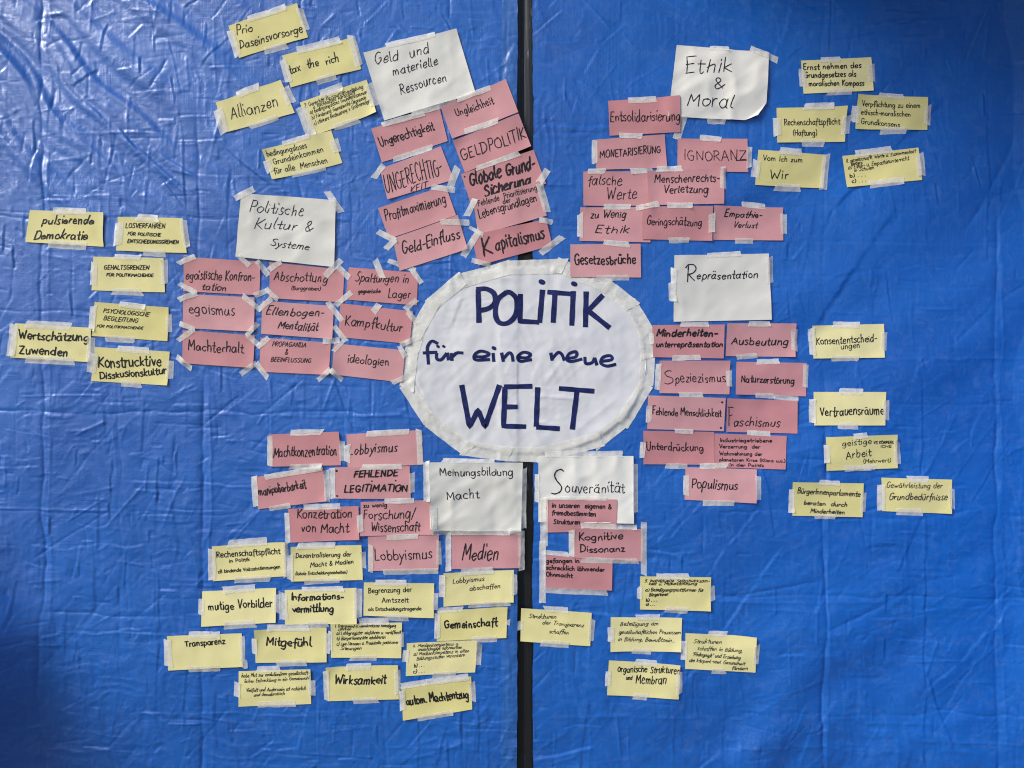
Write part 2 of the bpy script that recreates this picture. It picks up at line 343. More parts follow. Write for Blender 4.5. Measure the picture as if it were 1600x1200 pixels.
# ------------------------------------------------------------------ the two tarpaulins and the post between them
def cloth(x0f, x1f, xa, xb, label, hem=None):
    ys = np.arange(-MY + 2, 1200 + MY - 2, 1.7)
    nu = int((xb - xa) / 1.7); u = np.linspace(0, 1, nu)
    left = x0f(ys); right = x1f(ys)
    X = left[:, None] * (1 - u) + right[:, None] * u; Y = np.repeat(ys[:, None], nu, 1)
    c = samp(Tcloth, X, Y)
    P = world_co(X, Y, c)
    rt = root("tarpaulin", label, "tarpaulin", (float(P[..., 0].mean()), 0, CZ), "blue tarpaulins hung side by side")
    o = mesh_from("sheet", P.reshape(-1, 3), grid_quads(nu, len(ys)), M_blue, rt, rt.location)
    if hem:
        xl, xr = hem(ys)
        k = 14; u = np.linspace(0, 1, k); X = xl[:, None] * (1 - u) + xr[:, None] * u; Y = np.repeat(ys[:, None], k, 1)
        c = samp(Tcloth, X, Y) + 1.0 + .5 * np.sin(u * math.pi)[None, :] + .5 * vn(X / 9, Y / 40, 33) + .35 * ridge(vn(X / 7, Y / 18, 34))
        Ph = world_co(X, Y, c); v, q = slab(Ph, .0009)
        mesh_from("hem", v, q, M_hem, rt, rt.location)
        np.maximum(T, np.where((gx > 780) & (gx < 810), Tcloth + 2.2, -99), out=T)
    return rt
edgeL = lambda y: 807.6 + .9 * vn(y / 80, y * 0 + 1, 30) + .6 * vn(y / 14, y * 0 + 3, 31)
edgeR = lambda y: 832.6 + 1.0 * vn(y / 90, y * 0 + 5, 32) + .6 * vn(y / 12, y * 0 + 9, 31)
cloth(lambda y: y * 0 - MX + 4, edgeL, -MX, 808, "creased blue tarpaulin left of the narrow black post, carrying most of the cards",
      lambda y: (784 + 1.5 * vn(y / 60, y * 0, 35), edgeL(y) + .8))
right_cloth = cloth(edgeR, lambda y: y * 0 + 1600 + MX - 4, 832, 1600 + MX, "smoother blue tarpaulin right of the narrow black post")
Tcloth = Tcloth
# post: a box with rounded front edges, standing behind the gap
pz0, pz1 = CZ - 1.5, CZ + 1.34
prof = [(-.052, .055), (-.052, .013), (-.049, .010), (-.004, .0096), (-.002, .0108), (.000, .0096), (.049, .010), (.052, .013), (.052, .055)]
vs = []; nz = 60
for k in range(nz + 1):
    for (px, py) in prof: vs.append(((820 - 800) * S + px, py, pz0 + (pz1 - pz0) * k / nz))
n = len(prof); qs = []
for k in range(nz):
    for j in range(n):
        a0 = k * n + j; b0 = k * n + (j + 1) % n; qs.append((a0, b0, b0 + n, a0 + n))
qs.append((0, 1, 7, 8)); qs.append((nz * n + 8, nz * n + 7, nz * n + 1, nz * n))
qs.append((1, 2, 6, 7)); qs.append((nz * n + 7, nz * n + 6, nz * n + 2, nz * n + 1))
po = mesh_from("post", vs, qs, M_post, None, ((820 - 800) * S, .03, pz0), smooth=False)
po.location = ((820 - 800) * S, .03, pz0)
po['label'] = "narrow black film-wrapped post showing between the two blue tarpaulins"; po['category'] = "post"
T[:, int(MX + 808):int(MX + 832)] = 0.4 + 0 * T[:, int(MX + 808):int(MX + 832)]

# the ground in front, and an unseen side sheet added to block right-hand sky
m, nt, b = mat("trodden_ground"); geo = N(nt, "ShaderNodeNewGeometry"); n1 = N(nt, "ShaderNodeTexNoise", i_Scale=6.0, i_Detail=6.0); nt.links.new(geo.outputs["Position"], n1.inputs["Vector"])
nt.links.new(ramp(nt, n1.outputs[0], [(.3, (.07, .08, .03)), (.7, (.13, .12, .06))]), b.inputs["Base Color"]); b.inputs["Roughness"].default_value = .9
gs = np.linspace(-15, 15, 61); GXX, GYY = np.meshgrid(gs, gs); gz = .012 * vn(GXX * 1.3, GYY * 1.3, 44)
g_o = mesh_from("ground", np.stack([GXX, GYY, gz], -1).reshape(-1, 3), grid_quads(61, 61), m); g_o['kind'] = 'structure'
us = np.linspace(0, 1, 90); zs = np.linspace(CZ - 1.4, CZ + 1.35, 90); UU, ZZ = np.meshgrid(us, zs)
XX = 1.76 + .05 * vn(UU * 9, ZZ * 2, 45); YY = .02 - 2.2 * UU
side = mesh_from("side_shade_sheet", np.stack([XX, YY, ZZ], -1).reshape(-1, 3), grid_quads(90, 90), M_blue, right_cloth, right_cloth.location)

us = np.linspace(0, 1, 70); UU, VV = np.meshgrid(us, us)  # unseen overhead sheet, added and shaped to shade the upper right
XX = .05 + .85 * VV + (1.71 - .85 * VV) * UU; YY = .02 - 1.85 * VV; ZZ = CZ + 1.45 + .03 * vn(UU * 6, VV * 5, 47) + .10 * VV
mesh_from("overhead_shade_sheet", np.stack([XX, YY, ZZ], -1).reshape(-1, 3), grid_quads(70, 70), M_blue, right_cloth, right_cloth.location)

# ------------------------------------------------------------------ handwriting
G = {
'a': (5.2, "4,4 2.4,5 .5,3.6 .4,1.3 1.7,0 3.4,1.2 4,4.2; 4.1,4.8 3.9,1 4.7,0"), 'b': (4.8, "/.6,8 .5,.2; .5,3 2,4.8 3.9,3.6 3.8,1.2 2.2,0 .6,.9"),
'c': (4.4, "3.8,4.2 2.3,5 .5,3.4 .6,1.2 2.2,0 3.9,.8"), 'd': (5.1, "4,4 2.4,5 .5,3.6 .4,1.3 1.7,0 3.4,1.2 4,3.4; /4.2,8 4.1,.1"),
'e': (4.6, ".6,2.5 3.7,2.9 3.3,4.7 2,5 .6,3.6 .6,1.2 2.2,0 4,.9"), 'f': (3.4, "3.7,7.3 2.7,8 1.6,6.8 1.5,3 1.3,-1.6; /0,4.6 3.2,4.9"),
'g': (5.1, "4,4 2.4,5 .5,3.6 .4,1.3 1.7,.2 3.4,1.4 4,4.4; 4.1,4.8 4,0 3.4,-2.5 1.8,-3 .4,-2.1"), 'h': (4.8, "/.6,8 .5,0; .5,3 2,4.8 3.4,4.1 3.7,0"),
'i': (1.9, "/.6,4.8 .6,0; /.65,6.5 .8,7"), 'j': (2.2, "1.2,4.8 1.2,-1.5 .2,-3 -.6,-2.4; /1.2,6.5 1.3,7"), 'k': (4.4, "/.6,8 .5,0; /3.4,4.8 .6,2.3 3.7,0"),
'l': (2.2, ".8,8 .6,4 .7,.8 1.6,.1"), 'm': (6.7, "/.5,4.8 .5,0; .5,3 1.7,4.8 2.8,4 2.9,0; 2.9,3 4.2,4.8 5.3,4 5.5,0"), 'n': (4.7, "/.5,4.8 .5,0; .5,3 1.9,4.8 3.3,4 3.6,0"),
'o': (4.8, "2.4,5 .6,4 .4,1.6 2,0 3.9,1.2 3.9,3.6 2.2,5"), 'p': (4.8, "/.6,4.8 .5,-3; .5,3.4 2,5 3.9,3.6 3.7,1.2 2.2,0 .6,1"), 'q': (5, "4,4 2.4,5 .5,3.6 .4,1.3 1.7,0 3.4,1.2 4,4; /4.1,4.8 4,-3"),
'r': (3.5, "/.5,4.8 .5,0; .5,2.8 1.6,4.6 3,4.6"), 's': (3.9, "3.3,4.5 2,5 .6,4 1.6,2.8 3.1,1.6 2.2,0 .3,.5"), 't': (3.4, "1.6,7.2 1.5,1 2.2,0 3.2,.5; /0,4.8 3.2,5"),
'u': (4.8, ".5,4.8 .5,1 1.8,0 3.3,1.2 3.7,4.8; /3.7,4.8 3.8,0"), 'v': (4.1, "/.2,4.8 1.8,0 3.6,4.9"), 'w': (6.1, "/.2,4.8 1.5,0 2.8,3.8 4.2,0 5.6,4.9"), 'x': (4.1, "/.3,4.8 3.6,0; /3.5,4.8 .2,0"),
'y': (4.3, "/.4,4.8 2,.6; 3.9,4.8 2,.4 .8,-2.6 -.2,-3"), 'z': (4.3, "/.4,4.7 3.6,4.8 .3,0 3.8,.1"), 'ß': (4.6, ".6,-1 .7,6.5 2.2,8 3.5,6.6 2.2,4.6 3.9,3 3.4,.6 1.6,0"),
'A': (5.5, "/0,0 2.6,8 5,0; /1,2.8 4.2,2.9"), 'B': (5.1, "/.6,8 .5,0; .5,7.9 3,7.8 3.6,6 2.6,4.5 .6,4.2; .7,4.2 4.2,3.4 4,1 2.4,.1 .5,0"), 'C': (5.2, "4.6,6.8 3,8 .9,6.4 .5,3 1.6,.5 3.4,0 4.9,1.2"),
'D': (5.7, "/.8,8 .7,0; .1,7.9 3.4,7.4 5,4.6 4.2,1.4 .6,0"), 'E': (4.7, "/.6,8 .5,0; /.4,8 4,8.1; /.5,4.2 3.4,4.3; /.5,0 4.1,.1"), 'F': (4.4, "/.6,8 .5,0; /.2,8 4,8.1; /.5,4.4 3.2,4.5"),
'G': (5.8, "4.8,6.8 3.2,8 1,6.6 .5,3.2 1.8,.3 3.8,.4 4.8,2 4.9,3.6; /3,3.6 5.3,3.7"), 'H': (5.5, "/.6,8 .5,0; /4.6,8 4.6,0; /.5,4 4.6,4.2"), 'I': (1.9, "/.8,8 .7,0"), 'J': (4, "3,8 3,1.6 1.6,0 .2,1.2"),
'K': (5.1, "/.6,8 .5,0; /4.4,8 .7,3.6 4.8,0"), 'L': (4.4, "/.6,8 .5,0 4,.1"), 'M': (6.9, "/.4,0 1,8 3.3,2.6 5.8,8 6.2,0"), 'N': (5.6, "/.5,0 .7,8 4.6,0 4.8,8"),
'O': (5.9, "3,8 .9,6.6 .5,3 2.2,0 4.8,1.4 5.2,5 3.6,7.8 2.6,8"), 'P': (4.8, "/.7,8 .5,0; .2,7.7 2.8,8 4.2,6.4 3.4,4.2 .6,3.8"), 'Q': (6, "3,8 .9,6.6 .5,3 2.2,0 4.8,1.4 5.2,5 3.6,7.8 2.6,8; /3.4,2 5.4,-.6"),
'R': (5.1, "/.7,8 .5,0; .1,7.6 2.8,8 4.2,6.4 3.4,4.4 .6,3.8; /1.4,3.9 4.7,0"), 'S': (5, "4.2,7.2 2.6,8 .8,6.6 1.6,4.8 3.8,3.2 4,1 2,0 .2,.8"), 'T': (5.1, "/2.4,8 2.3,0; /0,7.9 4.9,8"),
'U': (5.4, ".5,8 .5,2 2.2,0 4.2,1.6 4.6,8"), 'V': (5, "/.1,8 2.3,0 4.7,8"), 'W': (7.6, "/.1,8 1.8,0 3.5,5.6 5.4,0 7.2,8"), 'X': (5, "/.2,8 4.4,0; /4.4,8 .2,0"), 'Y': (5, "/.2,8 2.4,4 2.3,0; /4.8,8 2.4,4"),
'Z': (5.2, "/.3,8 4.5,8 .3,0 4.8,.1"), '1': (3, "/.4,6 1.8,8 1.8,0"), '2': (4.6, "/.5,6.4 .8,7.2; .5,6.6 2.2,8 3.8,6.4 2.6,3.4 .4,.2; /.4,.1 4.2,.2"), '4': (4.6, "/2.2,8 .4,3 3.9,3.2; /3,5 2.8,0"), '5': (4.4, "/3.8,8 1,7.9 .8,4.8; .8,4.8 3.2,4.6 3.6,1.8 2,0 .4,.8"),
'8': (4.6, "2.4,4.2 .7,6 2.2,8 3.7,6.4 2.4,4.2 .5,2.2 2.2,0 4,2 2.4,4.2"), '-': (3.2, "/.4,3 2.8,3.1"), '.': (1.6, "/.6,.2 .8,.3"), ',': (1.6, "/.9,.5 .4,-1.2"), '(': (2.6, "2,8.6 .7,6 .6,2 1.9,-1"), ')': (2.6, ".4,8.6 1.8,6 1.8,2 .3,-1"),
'/': (4, "/3.6,8.6 .2,-.6"), '&': (5.2, "4.6,0 1,6 1.6,7.8 3,7.2 2.6,5.2 .6,2.4 1.6,0 3.6,.8 4.8,3.2"), '"': (2.4, "/.6,8 .6,6.6; /1.6,8 1.6,6.6"), ' ': (3.4, ""), ':': (1.6, "/.6,.4 .7,.6; /.6,3.4 .7,3.6"),
}
for base_, up in (('a', 0), ('o', 0), ('u', 0), ('A', 1), ('O', 1), ('U', 1)):
    adv, st = G[base_]; yy = 9.3 if up else 6.5
    G[{'a': 'ä', 'o': 'ö', 'u': 'ü', 'A': 'Ä', 'O': 'Ö', 'U': 'Ü'}[base_]] = (adv, st + "; /1.3,%g 1.4,%g; /3,%g 3.1,%g" % (yy, yy + .5, yy, yy + .5))
def smooth_pts(P, straight, step=0.9):
    P = np.asarray(P, float)
    if straight or len(P) < 3:
        out = [P[0]]
        for p, q in zip(P[:-1], P[1:]):
            k = max(1, int(np.hypot(*(q - p)) / 3.0))
            for j in range(1, k + 1): out.append(p + (q - p) * j / k)
        return np.array(out)
    Q = np.vstack([2 * P[0] - P[1], P, 2 * P[-1] - P[-2]]); out = []
    for i in range(1, len(Q) - 2):
        k = 4
        for j in range(k):
            t = j / k
            out.append(.5 * ((2 * Q[i]) + (-Q[i - 1] + Q[i + 1]) * t + (2 * Q[i - 1] - 5 * Q[i] + 4 * Q[i + 1] - Q[i + 2]) * t * t + (-Q[i - 1] + 3 * Q[i] - 3 * Q[i + 1] + Q[i + 2]) * t ** 3))
    out.append(P[-1]); return np.array(out)
def parse(st):
    res = []
    for s_ in st.split(';'):
        s_ = s_.strip()
        if not s_: continue
        straight = s_[0] == '/'
        pts = [tuple(float(v) for v in p.split(',')) for p in s_.lstrip('/').split()]
        res.append((pts, straight))
    return res
GP = {k: (v[0], parse(v[1])) for k, v in G.items()}
def write_line(text, x0, y0, x1, y1, h, rng, slant=.08, cursive=False, wild=1.0, hand=0, xh=1.0):
    """returns polylines in sheet units; the string is fitted between the two baseline ends"""
    total = sum(GP[ch][0] for ch in text) - .6
    L = math.hypot(x1 - x0, y1 - y0); ux, uy = (x1 - x0) / L, (y1 - y0) / L; vx, vy = uy, -ux   # v = up
    kx = (L - slant * h * .7) / total; ky = h / 8.0; cur = 0.0; out = []; prev = None
    hamt = min(1.0, max(0, h - 3) / 12.0); bw = rng.uniform(0, 6.28); hs = rng.uniform(0, 6.28)
    for i, ch in enumerate(text):
        adv, strokes = GP[ch]
        sc = 1 + wild * (.07 * math.sin(i * 1.3 + hs) + rng.uniform(-.06, .06)); dy = wild * (.35 * math.sin(i * .7 + bw) + rng.uniform(-.25, .25))
        sl = slant + wild * rng.uniform(-.05, .05); jx = rng.uniform(-.15, .15) * wild
        first = None; last = None
        for pts, straight in strokes:
            q = []
            hr = random.Random("%s%s%d" % (hand, ch, len(pts)))
            for (a_, b_) in pts:
                hx, hy = hr.gauss(0, .17), hr.gauss(0, .20)
                if b_ > 5: bb = 5 * xh + (b_ - 5) * (8 - 5 * xh) / 3
                else: bb = b_ * xh
                if not ch.islower(): bb = b_
                a2 = a_ + rng.gauss(0, .12) * wild + hx * hamt; b2 = bb * sc + rng.gauss(0, .14) * wild + hy * hamt
                q.append((cur + jx + a2 * .90 + b2 * sl, b2 + dy))
            q = smooth_pts(q, straight)
            if straight and len(q) > 2:
                tt = np.linspace(0, 1, len(q)); q[:, 0] += rng.uniform(-.18, .18) * wild * np.sin(tt * math.pi)
            if first is None: first = q[0]
            if b_ < 5.5: last = q[-1]
            out.append(q)
        if cursive and rng.random() < .5 and prev is not None and ch.islower() and first is not None:
            tgt = strokes and out[-len(strokes)][0]
            pr = prev
            st = out[-len(strokes)]; k = int(np.argmin(st[:, 0])); tg = st[k]
            if tg[1] > 5: tg = st[-1]
            out.append(smooth_pts([pr, ((pr[0] + tg[0]) / 2, min(pr[1], tg[1]) - .2), tg], False))
        prev = last if (ch.islower() and last is not None) else None
        cur += adv
    res = []
    for q in out:
        res.append(np.stack([x0 + (q[:, 0] * kx) * ux + (q[:, 1] * ky) * vx, y0 + (q[:, 0] * kx) * uy + (q[:, 1] * ky) * vy], -1))
    return res
def ribbon(polys, rng, chisel=False):
    """polys: list of (points(n,2), pen width) -> flat verts (k,2), quads, tris"""
    V = []; Q = []; Tn = []; base = 0
    for P, w in polys:
        P = np.asarray(P, float)
        keep = [0]
        for i in range(1, len(P)):
            if np.hypot(*(P[i] - P[keep[-1]])) > .25: keep.append(i)
        if len(keep) < 2:
            P = np.array([P[0], P[0] + (w * .12, w * .05)])
        else: P = P[keep]
        seg = np.hypot(*(P[1:] - P[:-1]).T); lim = 4.0 if chisel else 1.6
        if seg.max() > lim:
            P = np.concatenate([np.linspace(P[i], P[i + 1], max(1, int(math.ceil(seg[i] / lim))), endpoint=False) for i in range(len(seg))] + [P[-1:]])
        n_ = len(P); d = np.gradient(P, axis=0); d /= np.maximum(np.hypot(d[:, 0], d[:, 1]), 1e-6)[:, None]
        nrm = np.stack([-d[:, 1], d[:, 0]], -1)
        ww = w * .5 * (1 + .13 * np.sin(np.arange(n_) * .9 + rng.uniform(0, 6)) + np.array([rng.uniform(-.08, .08) for _ in range(n_)]))
        if chisel: ww = w * .5 * (1 + .05 * np.sin(np.arange(n_) * .6 + rng.uniform(0, 6)) + .10 * (np.abs(d[:, 1]) - .5))
        elif n_ > 3: ww[0] *= rng.uniform(.7, 1.1); ww[-1] *= rng.uniform(.55, .95)
        Lf = P + nrm * ww[:, None]; Rt = P - nrm * ww[:, None]
        for i in range(n_): V.append(Lf[i]); V.append(Rt[i])
        for i in range(n_ - 1):
            a0 = base + 2 * i; Q.append((a0, a0 + 1, a0 + 3, a0 + 2))
        base += 2 * n_
        for end, sgn in ((0, -1), (n_ - 1, 1)):            # round caps
            if chisel and w > 3 and n_ > 3: break
            c_ = base; V.append(P[end]); base += 1; k0 = base
            for j in range(5):
                t = -math.pi / 2 + math.pi * j / 4
                V.append(P[end] + ww[end] * (math.cos(t) * sgn * d[end] + math.sin(t) * nrm[end])); base += 1
            for j in range(4): Tn.append((c_, k0 + j, k0 + j + 1) if sgn > 0 else (c_, k0 + j + 1, k0 + j))
    return np.array(V), Q, Tn

# ------------------------------------------------------------------ sheets of paper and strips of tape
RNG = random.Random(3)
def quad_map(q, U, V):
    (ax, ay), (bx, by), (cx_, cy_), (dx, dy) = q      # TL TR BR BL
    X = ax * (1 - U) * (1 - V) + bx * U * (1 - V) + cx_ * U * V + dx * (1 - U) * V
    Y = ay * (1 - U) * (1 - V) + by * U * (1 - V) + cy_ * U * V + dy * (1 - U) * V
    return X, Y
def inv_quad(q, X, Y):
    U = np.full(X.shape, .5); V = np.full(X.shape, .5)
    (ax, ay), (bx, by), (cx_, cy_), (dx, dy) = q
    for _ in range(6):
        x_, y_ = quad_map(q, U, V)
        xu = (bx - ax) * (1 - V) + (cx_ - dx) * V; xv = (dx - ax) * (1 - U) + (cx_ - bx) * U
        yu = (by - ay) * (1 - V) + (cy_ - dy) * V; yv = (dy - ay) * (1 - U) + (cy_ - by) * U
        det = xu * yv - xv * yu; ex = X - x_; ey = Y - y_
        U = U + (ex * yv - ey * xv) / det; V = V + (ey * xu - ex * yu) / det
    return U, V
def bil(A, U, V):
    nv, nu = A.shape; xf = np.clip(U * (nu - 1), 0, nu - 1.001); yf = np.clip(V * (nv - 1), 0, nv - 1.001)
    xi = xf.astype(int); yi = yf.astype(int); fx = xf - xi; fy = yf - yi
    return (A[yi, xi] * (1 - fx) + A[yi, xi + 1] * fx) * (1 - fy) + (A[yi + 1, xi] * (1 - fx) + A[yi + 1, xi + 1] * fx) * fy
def blur(A, n_):
    for _ in range(n_):
        B = np.pad(A, 1, mode='edge'); A = (B[1:-1, 1:-1] * 2 + B[:-2, 1:-1] + B[2:, 1:-1] + B[1:-1, :-2] + B[1:-1, 2:]) / 6
    return A
def stamp(q, C, extra=0.0, mask=None):
    w = max(math.dist(q[0], q[1]), math.dist(q[3], q[2])); h = max(math.dist(q[0], q[3]), math.dist(q[1], q[2]))
    U, V = np.meshgrid(np.linspace(0, 1, int(w * 1.8) + 3), np.linspace(0, 1, int(h * 1.8) + 3))
    X, Y = quad_map(q, U, V); c = bil(C, U, V) + extra
    ix = np.clip((X + MX).astype(int), 0, GW - 1); iy = np.clip((Y + MY).astype(int), 0, GH - 1)
    if mask is not None:
        k = mask(X, Y); ix, iy, c = ix[k], iy[k], c[k]
    np.maximum.at(T, (iy, ix), c)

def lay(q, nu, nv, r, gap, sm):
    U, V = np.meshgrid(np.linspace(0, 1, nu), np.linspace(0, 1, nv)); X, Y = quad_map(q, U, V)
    low = maxwin(T, X, Y, r, max(1.0, r / 2))
    if sm: low = .45 * low + .55 * blur(samp(T, X, Y), 3)
    C = blur(low, sm); C = np.maximum(C, low) if sm < 2 else np.maximum(C, low * .6 + C * .4)
    C = blur(np.maximum(C, low), 1)
    return U, V, X, Y, C + gap

KIND = {'y': 'yellow', 'p': 'pink', 'w': 'white', 'o': 'white'}
def tape_strip(parent, x0, y0, x1, y1, w, name="masking_tape", lift=0.0):
    L = math.hypot(x1 - x0, y1 - y0); ux, uy = (x1 - x0) / L, (y1 - y0) / L; nx, ny = -uy, ux
    j = [RNG.uniform(-.22, .3) * w for _ in range(4)]
    if RNG.random() < .25: j[RNG.randrange(4)] += .35 * w
    h = w / 2
    q = [(x0 - nx * h - ux * j[0], y0 - ny * h - uy * j[0]), (x1 - nx * h + ux * j[1], y1 - ny * h + uy * j[1]),
         (x1 + nx * h + ux * j[2], y1 + ny * h + uy * j[2]), (x0 + nx * h - ux * j[3], y0 + ny * h - uy * j[3])]
    nu = max(5, int(L / 2.2)); nv = max(4, int(w / 2.0))
    U, V, X, Y, C = lay(q, nu, nv, 1.6, .38, 0)
    # torn ends and slightly wavy long edges
    sd = RNG.uniform(0, 99)
    endw = np.exp(-U * nu / 1.2) * -1 + np.exp(-(1 - U) * nu / 1.2)
    jag = .9 * vn(V * nv * .9 + sd, V * 0 + 3, 40)
    X = X + ux * endw * jag; Y = Y + uy * endw * jag
    wav = .35 * vn(U * L / 9 + sd, U * 0 + 5, 41) * (V - .5) * 2
    X = X + nx * wav; Y = Y + ny * wav
    # little puckers across the strip, corners peeling
    C = C + .30 * np.maximum(0, vn(U * L / 5.0 + sd, V * 1.3, 42)) + .12 * vn(U * L / 2.5 + sd, V * 2, 43) ** 2
    cu, cv = RNG.choice([0, 1]), RNG.choice([0, 1])
    if RNG.random() < .55:
        C = C + RNG.uniform(.6, 3.0) * np.clip(1 - (np.abs(U - cu) * L / 9 + np.abs(V - cv) * w / 9), 0, 1) ** 1.5
    if lift: C = C + lift
    P = world_co(X, Y, C); v, qd = slab(P, .00014)
    mesh_from(name, v, qd, M_border if name == "border_tape" else M_tape, parent, parent.location)
    stamp(q, C)

def paper(kind, q, lines, tapes, label, cat, name, bend=None, extra=(), nores=None, corner=None, inkmat=None, ink_only=False):
    """q: TL TR BR BL; lines: (text,x0,y0,x1,y1,h,pen[,cursive])"""
    w = math.dist(q[0], q[1]); h = math.dist(q[0], q[3])
    big = kind in 'wo'
    nu, nv = (int(w / 3.2), int(h / 3.2)) if big else (int(w / 5), int(h / 5))
    U, V, X, Y, C = lay(q, nu, nv, 5 if not big else 6, .9 if not big else 1.3, 6)
    s1 = RNG.uniform(0, 200); bx = RNG.uniform(-1, 1); by = RNG.uniform(-1, 1)
    amp = bend if bend is not None else (1.5 if big else .9)
    form = amp * (1.0 * vn(X / (w * .55) + s1, Y / (h * .7) + s1, 50) + .35 * vn(X / 22 + s1, Y / 22, 51)) + amp * .8 * (bx * (U - .5) ** 2 * 4 * .6 + by * (V - .5) ** 2 * 2)
    if big: form = form + .55 * amp * ridge(vn(X / 33 + s1, Y / 40 + .3 * X / 40, 52)) + .16 * amp * ridge(aniso(X, Y, -40, 60, 11, 53))
    C = C + form - form.min() * .8
    # slight edge lift between tapes
    ex = np.minimum(np.minimum(U, 1 - U) * w, np.minimum(V, 1 - V) * h)
    C = C + RNG.uniform(.2, .9) * np.exp(-ex / 5.0)
    if corner:
        cu, cv, sz, up = corner
        dd = np.clip(1 - (np.abs(U - cu) * w + np.abs(V - cv) * h) / sz, 0, 1); C = C + up * dd
        X = X - (cu - .5) * 2 * dd * sz * .42; Y = Y - (cv - .5) * 2 * dd * sz * .30
    for _ in range(RNG.choice([0, 1, 1, 2])):
        cu2, cv2 = RNG.choice([0, 1]), RNG.choice([0, 1])
        C = C + RNG.uniform(1.2, 4.5) * np.clip(1 - (np.abs(U - cu2) * w + np.abs(V - cv2) * h) / RNG.uniform(16, 34), 0, 1) ** 1.3
    C = np.maximum(C, maxwin(T, X, Y, 1.5, 1.5) + .4)
    P = world_co(X, Y, C)
    cx_ = sum(p[0] for p in q) / 4; cy_ = sum(p[1] for p in q) / 4
    loc = world_co(cx_, cy_, 0.0)
    grp = {'y': "yellow cards taped to the tarpaulins", 'p': "pink cards taped to the tarpaulins", 'w': "white heading sheets taped to the tarpaulins"}[kind]
    rt = root(name, label, cat, tuple(float(t) for t in loc), grp)
    v, qd = slab(P, .00035)
    mesh_from("sheet", v, qd, M_card[kind], rt, rt.location)
    stamp(q, C)
    polys = []; hand = str(round(q[0][0] * 7 + q[0][1])); hrr = random.Random(hand); hand_slant = hrr.choice([.0, .05, .1, .16, .24, -.04]); hand_x = hrr.uniform(.78, 1.08); hand_pen = hrr.uniform(.84, 1.06)
    for ln in lines:
        text, x0, y0, x1, y1, hh, pen = ln[:7]; cur = len(ln) > 7 and ln[7]
        for P2 in write_line(text, x0, y0, x1, y1, hh * (.84 if cur else (.90 if hh > 9 else .84)), RNG, slant=.26 if cur else hand_slant, cursive=bool(cur) or False, wild=1.0 if cur else (1.1 if hh > 11 else .4), hand=hand, xh=hand_x):
            polys.append((P2, pen * hand_pen * (.78 if hh > 11 else .62) * (.74 if cur else 1)))
    for pts, straight, pen in extra: polys.append((smooth_pts(pts, straight), pen))
    if polys:
        V2, Q2, T2 = ribbon(polys, RNG)
        u_, v_ = inv_quad(q, V2[:, 0], V2[:, 1]); u_ = np.clip(u_, .006, .994); v_ = np.clip(v_, .01, .99)
        X2, Y2 = quad_map(q, u_, v_); C2 = bil(C, u_, v_) + .42
        mesh_from("lettering", world_co(X2, Y2, C2), Q2, M_ink if inkmat is None else inkmat, rt, rt.location, smooth=False, tris=T2)
    for t in tapes: tape_strip(rt, *t)
    return rt

class Z:
    """one patch of the survey: origin and magnification"""
    def __init__(s, ox, oy, k): s.ox, s.oy, s.k = ox, oy, k
    def p(s, x, y): return (s.ox + x / s.k, s.oy + y / s.k)
    def quad(s, *c): return [s.p(c[i], c[i + 1]) for i in range(0, 8, 2)]
def card(z, kind, c, lines, tapes="", label=None, segs=(), text=None, **kw):
    q = z.quad(*c); ls = []
    for ln in lines:
        zz = z
        if isinstance(ln[0], Z): zz, ln = ln[0], ln[1:]
        a_ = zz.p(ln[1], ln[2]); b_ = zz.p(ln[3], ln[4])
        ls.append((ln[0], a_[0], a_[1], b_[0], b_[1], ln[5] / zz.k, ln[6]) + tuple(ln[7:]))
    tp = []
    for s_ in tapes.split():
        ed = s_[0]; f = s_[1:].split('/'); a0, b0 = float(f[0]), float(f[1]); out = float(f[2]) if len(f) > 2 else 7.5; inn = float(f[3]) if len(f) > 3 else 6.0
        i, j = {'T': (0, 1), 'R': (1, 2), 'B': (3, 2), 'L': (0, 3)}[ed]
        A, B = q[i], q[j]; cxy = (sum(p[0] for p in q) / 4, sum(p[1] for p in q) / 4)
        p0 = (A[0] + (B[0] - A[0]) * a0, A[1] + (B[1] - A[1]) * a0); p1 = (A[0] + (B[0] - A[0]) * b0, A[1] + (B[1] - A[1]) * b0)
        L = math.dist(p0, p1); nx, ny = -(p1[1] - p0[1]) / L, (p1[0] - p0[0]) / L
        mid = ((p0[0] + p1[0]) / 2, (p0[1] + p1[1]) / 2)
        if (mid[0] - cxy[0]) * nx + (mid[1] - cxy[1]) * ny < 0: nx, ny = -nx, -ny
        sh = (out - inn) / 2; t1 = RNG.uniform(-1.2, 1.2); t2 = RNG.uniform(-1.2, 1.2)
        tp.append((p0[0] + nx * (sh + t1), p0[1] + ny * (sh + t1), p1[0] + nx * (sh + t2), p1[1] + ny * (sh + t2), out + inn))
    for sg in segs:
        zz = z
        if isinstance(sg[0], Z): zz, sg = sg[0], sg[1:]
        a_ = zz.p(sg[0], sg[1]); b_ = zz.p(sg[2], sg[3]); tp.append((a_[0], a_[1], b_[0], b_[1], sg[4] / zz.k))
    if label is None:
        txt = text or " ".join(" ".join(l[0] if not isinstance(l[0], Z) else l[1] for l in lines).split())
        label = {'y': 'yellow card handwritten "%s"', 'p': 'pink card handwritten "%s"', 'w': 'white heading sheet handwritten "%s"'}[kind] % txt
    nm = {'y': 'yellow_card', 'p': 'pink_card', 'w': 'heading_sheet'}[kind]
    ex = []
    for e_ in kw.pop('marks', ()):
        pts = [z.p(*p) for p in e_[0]]; ex.append((pts, e_[1], e_[2]))
    return paper(kind, q, ls, tp, label, "paper sheet" if kind == 'w' else "card", nm, extra=ex, **kw)

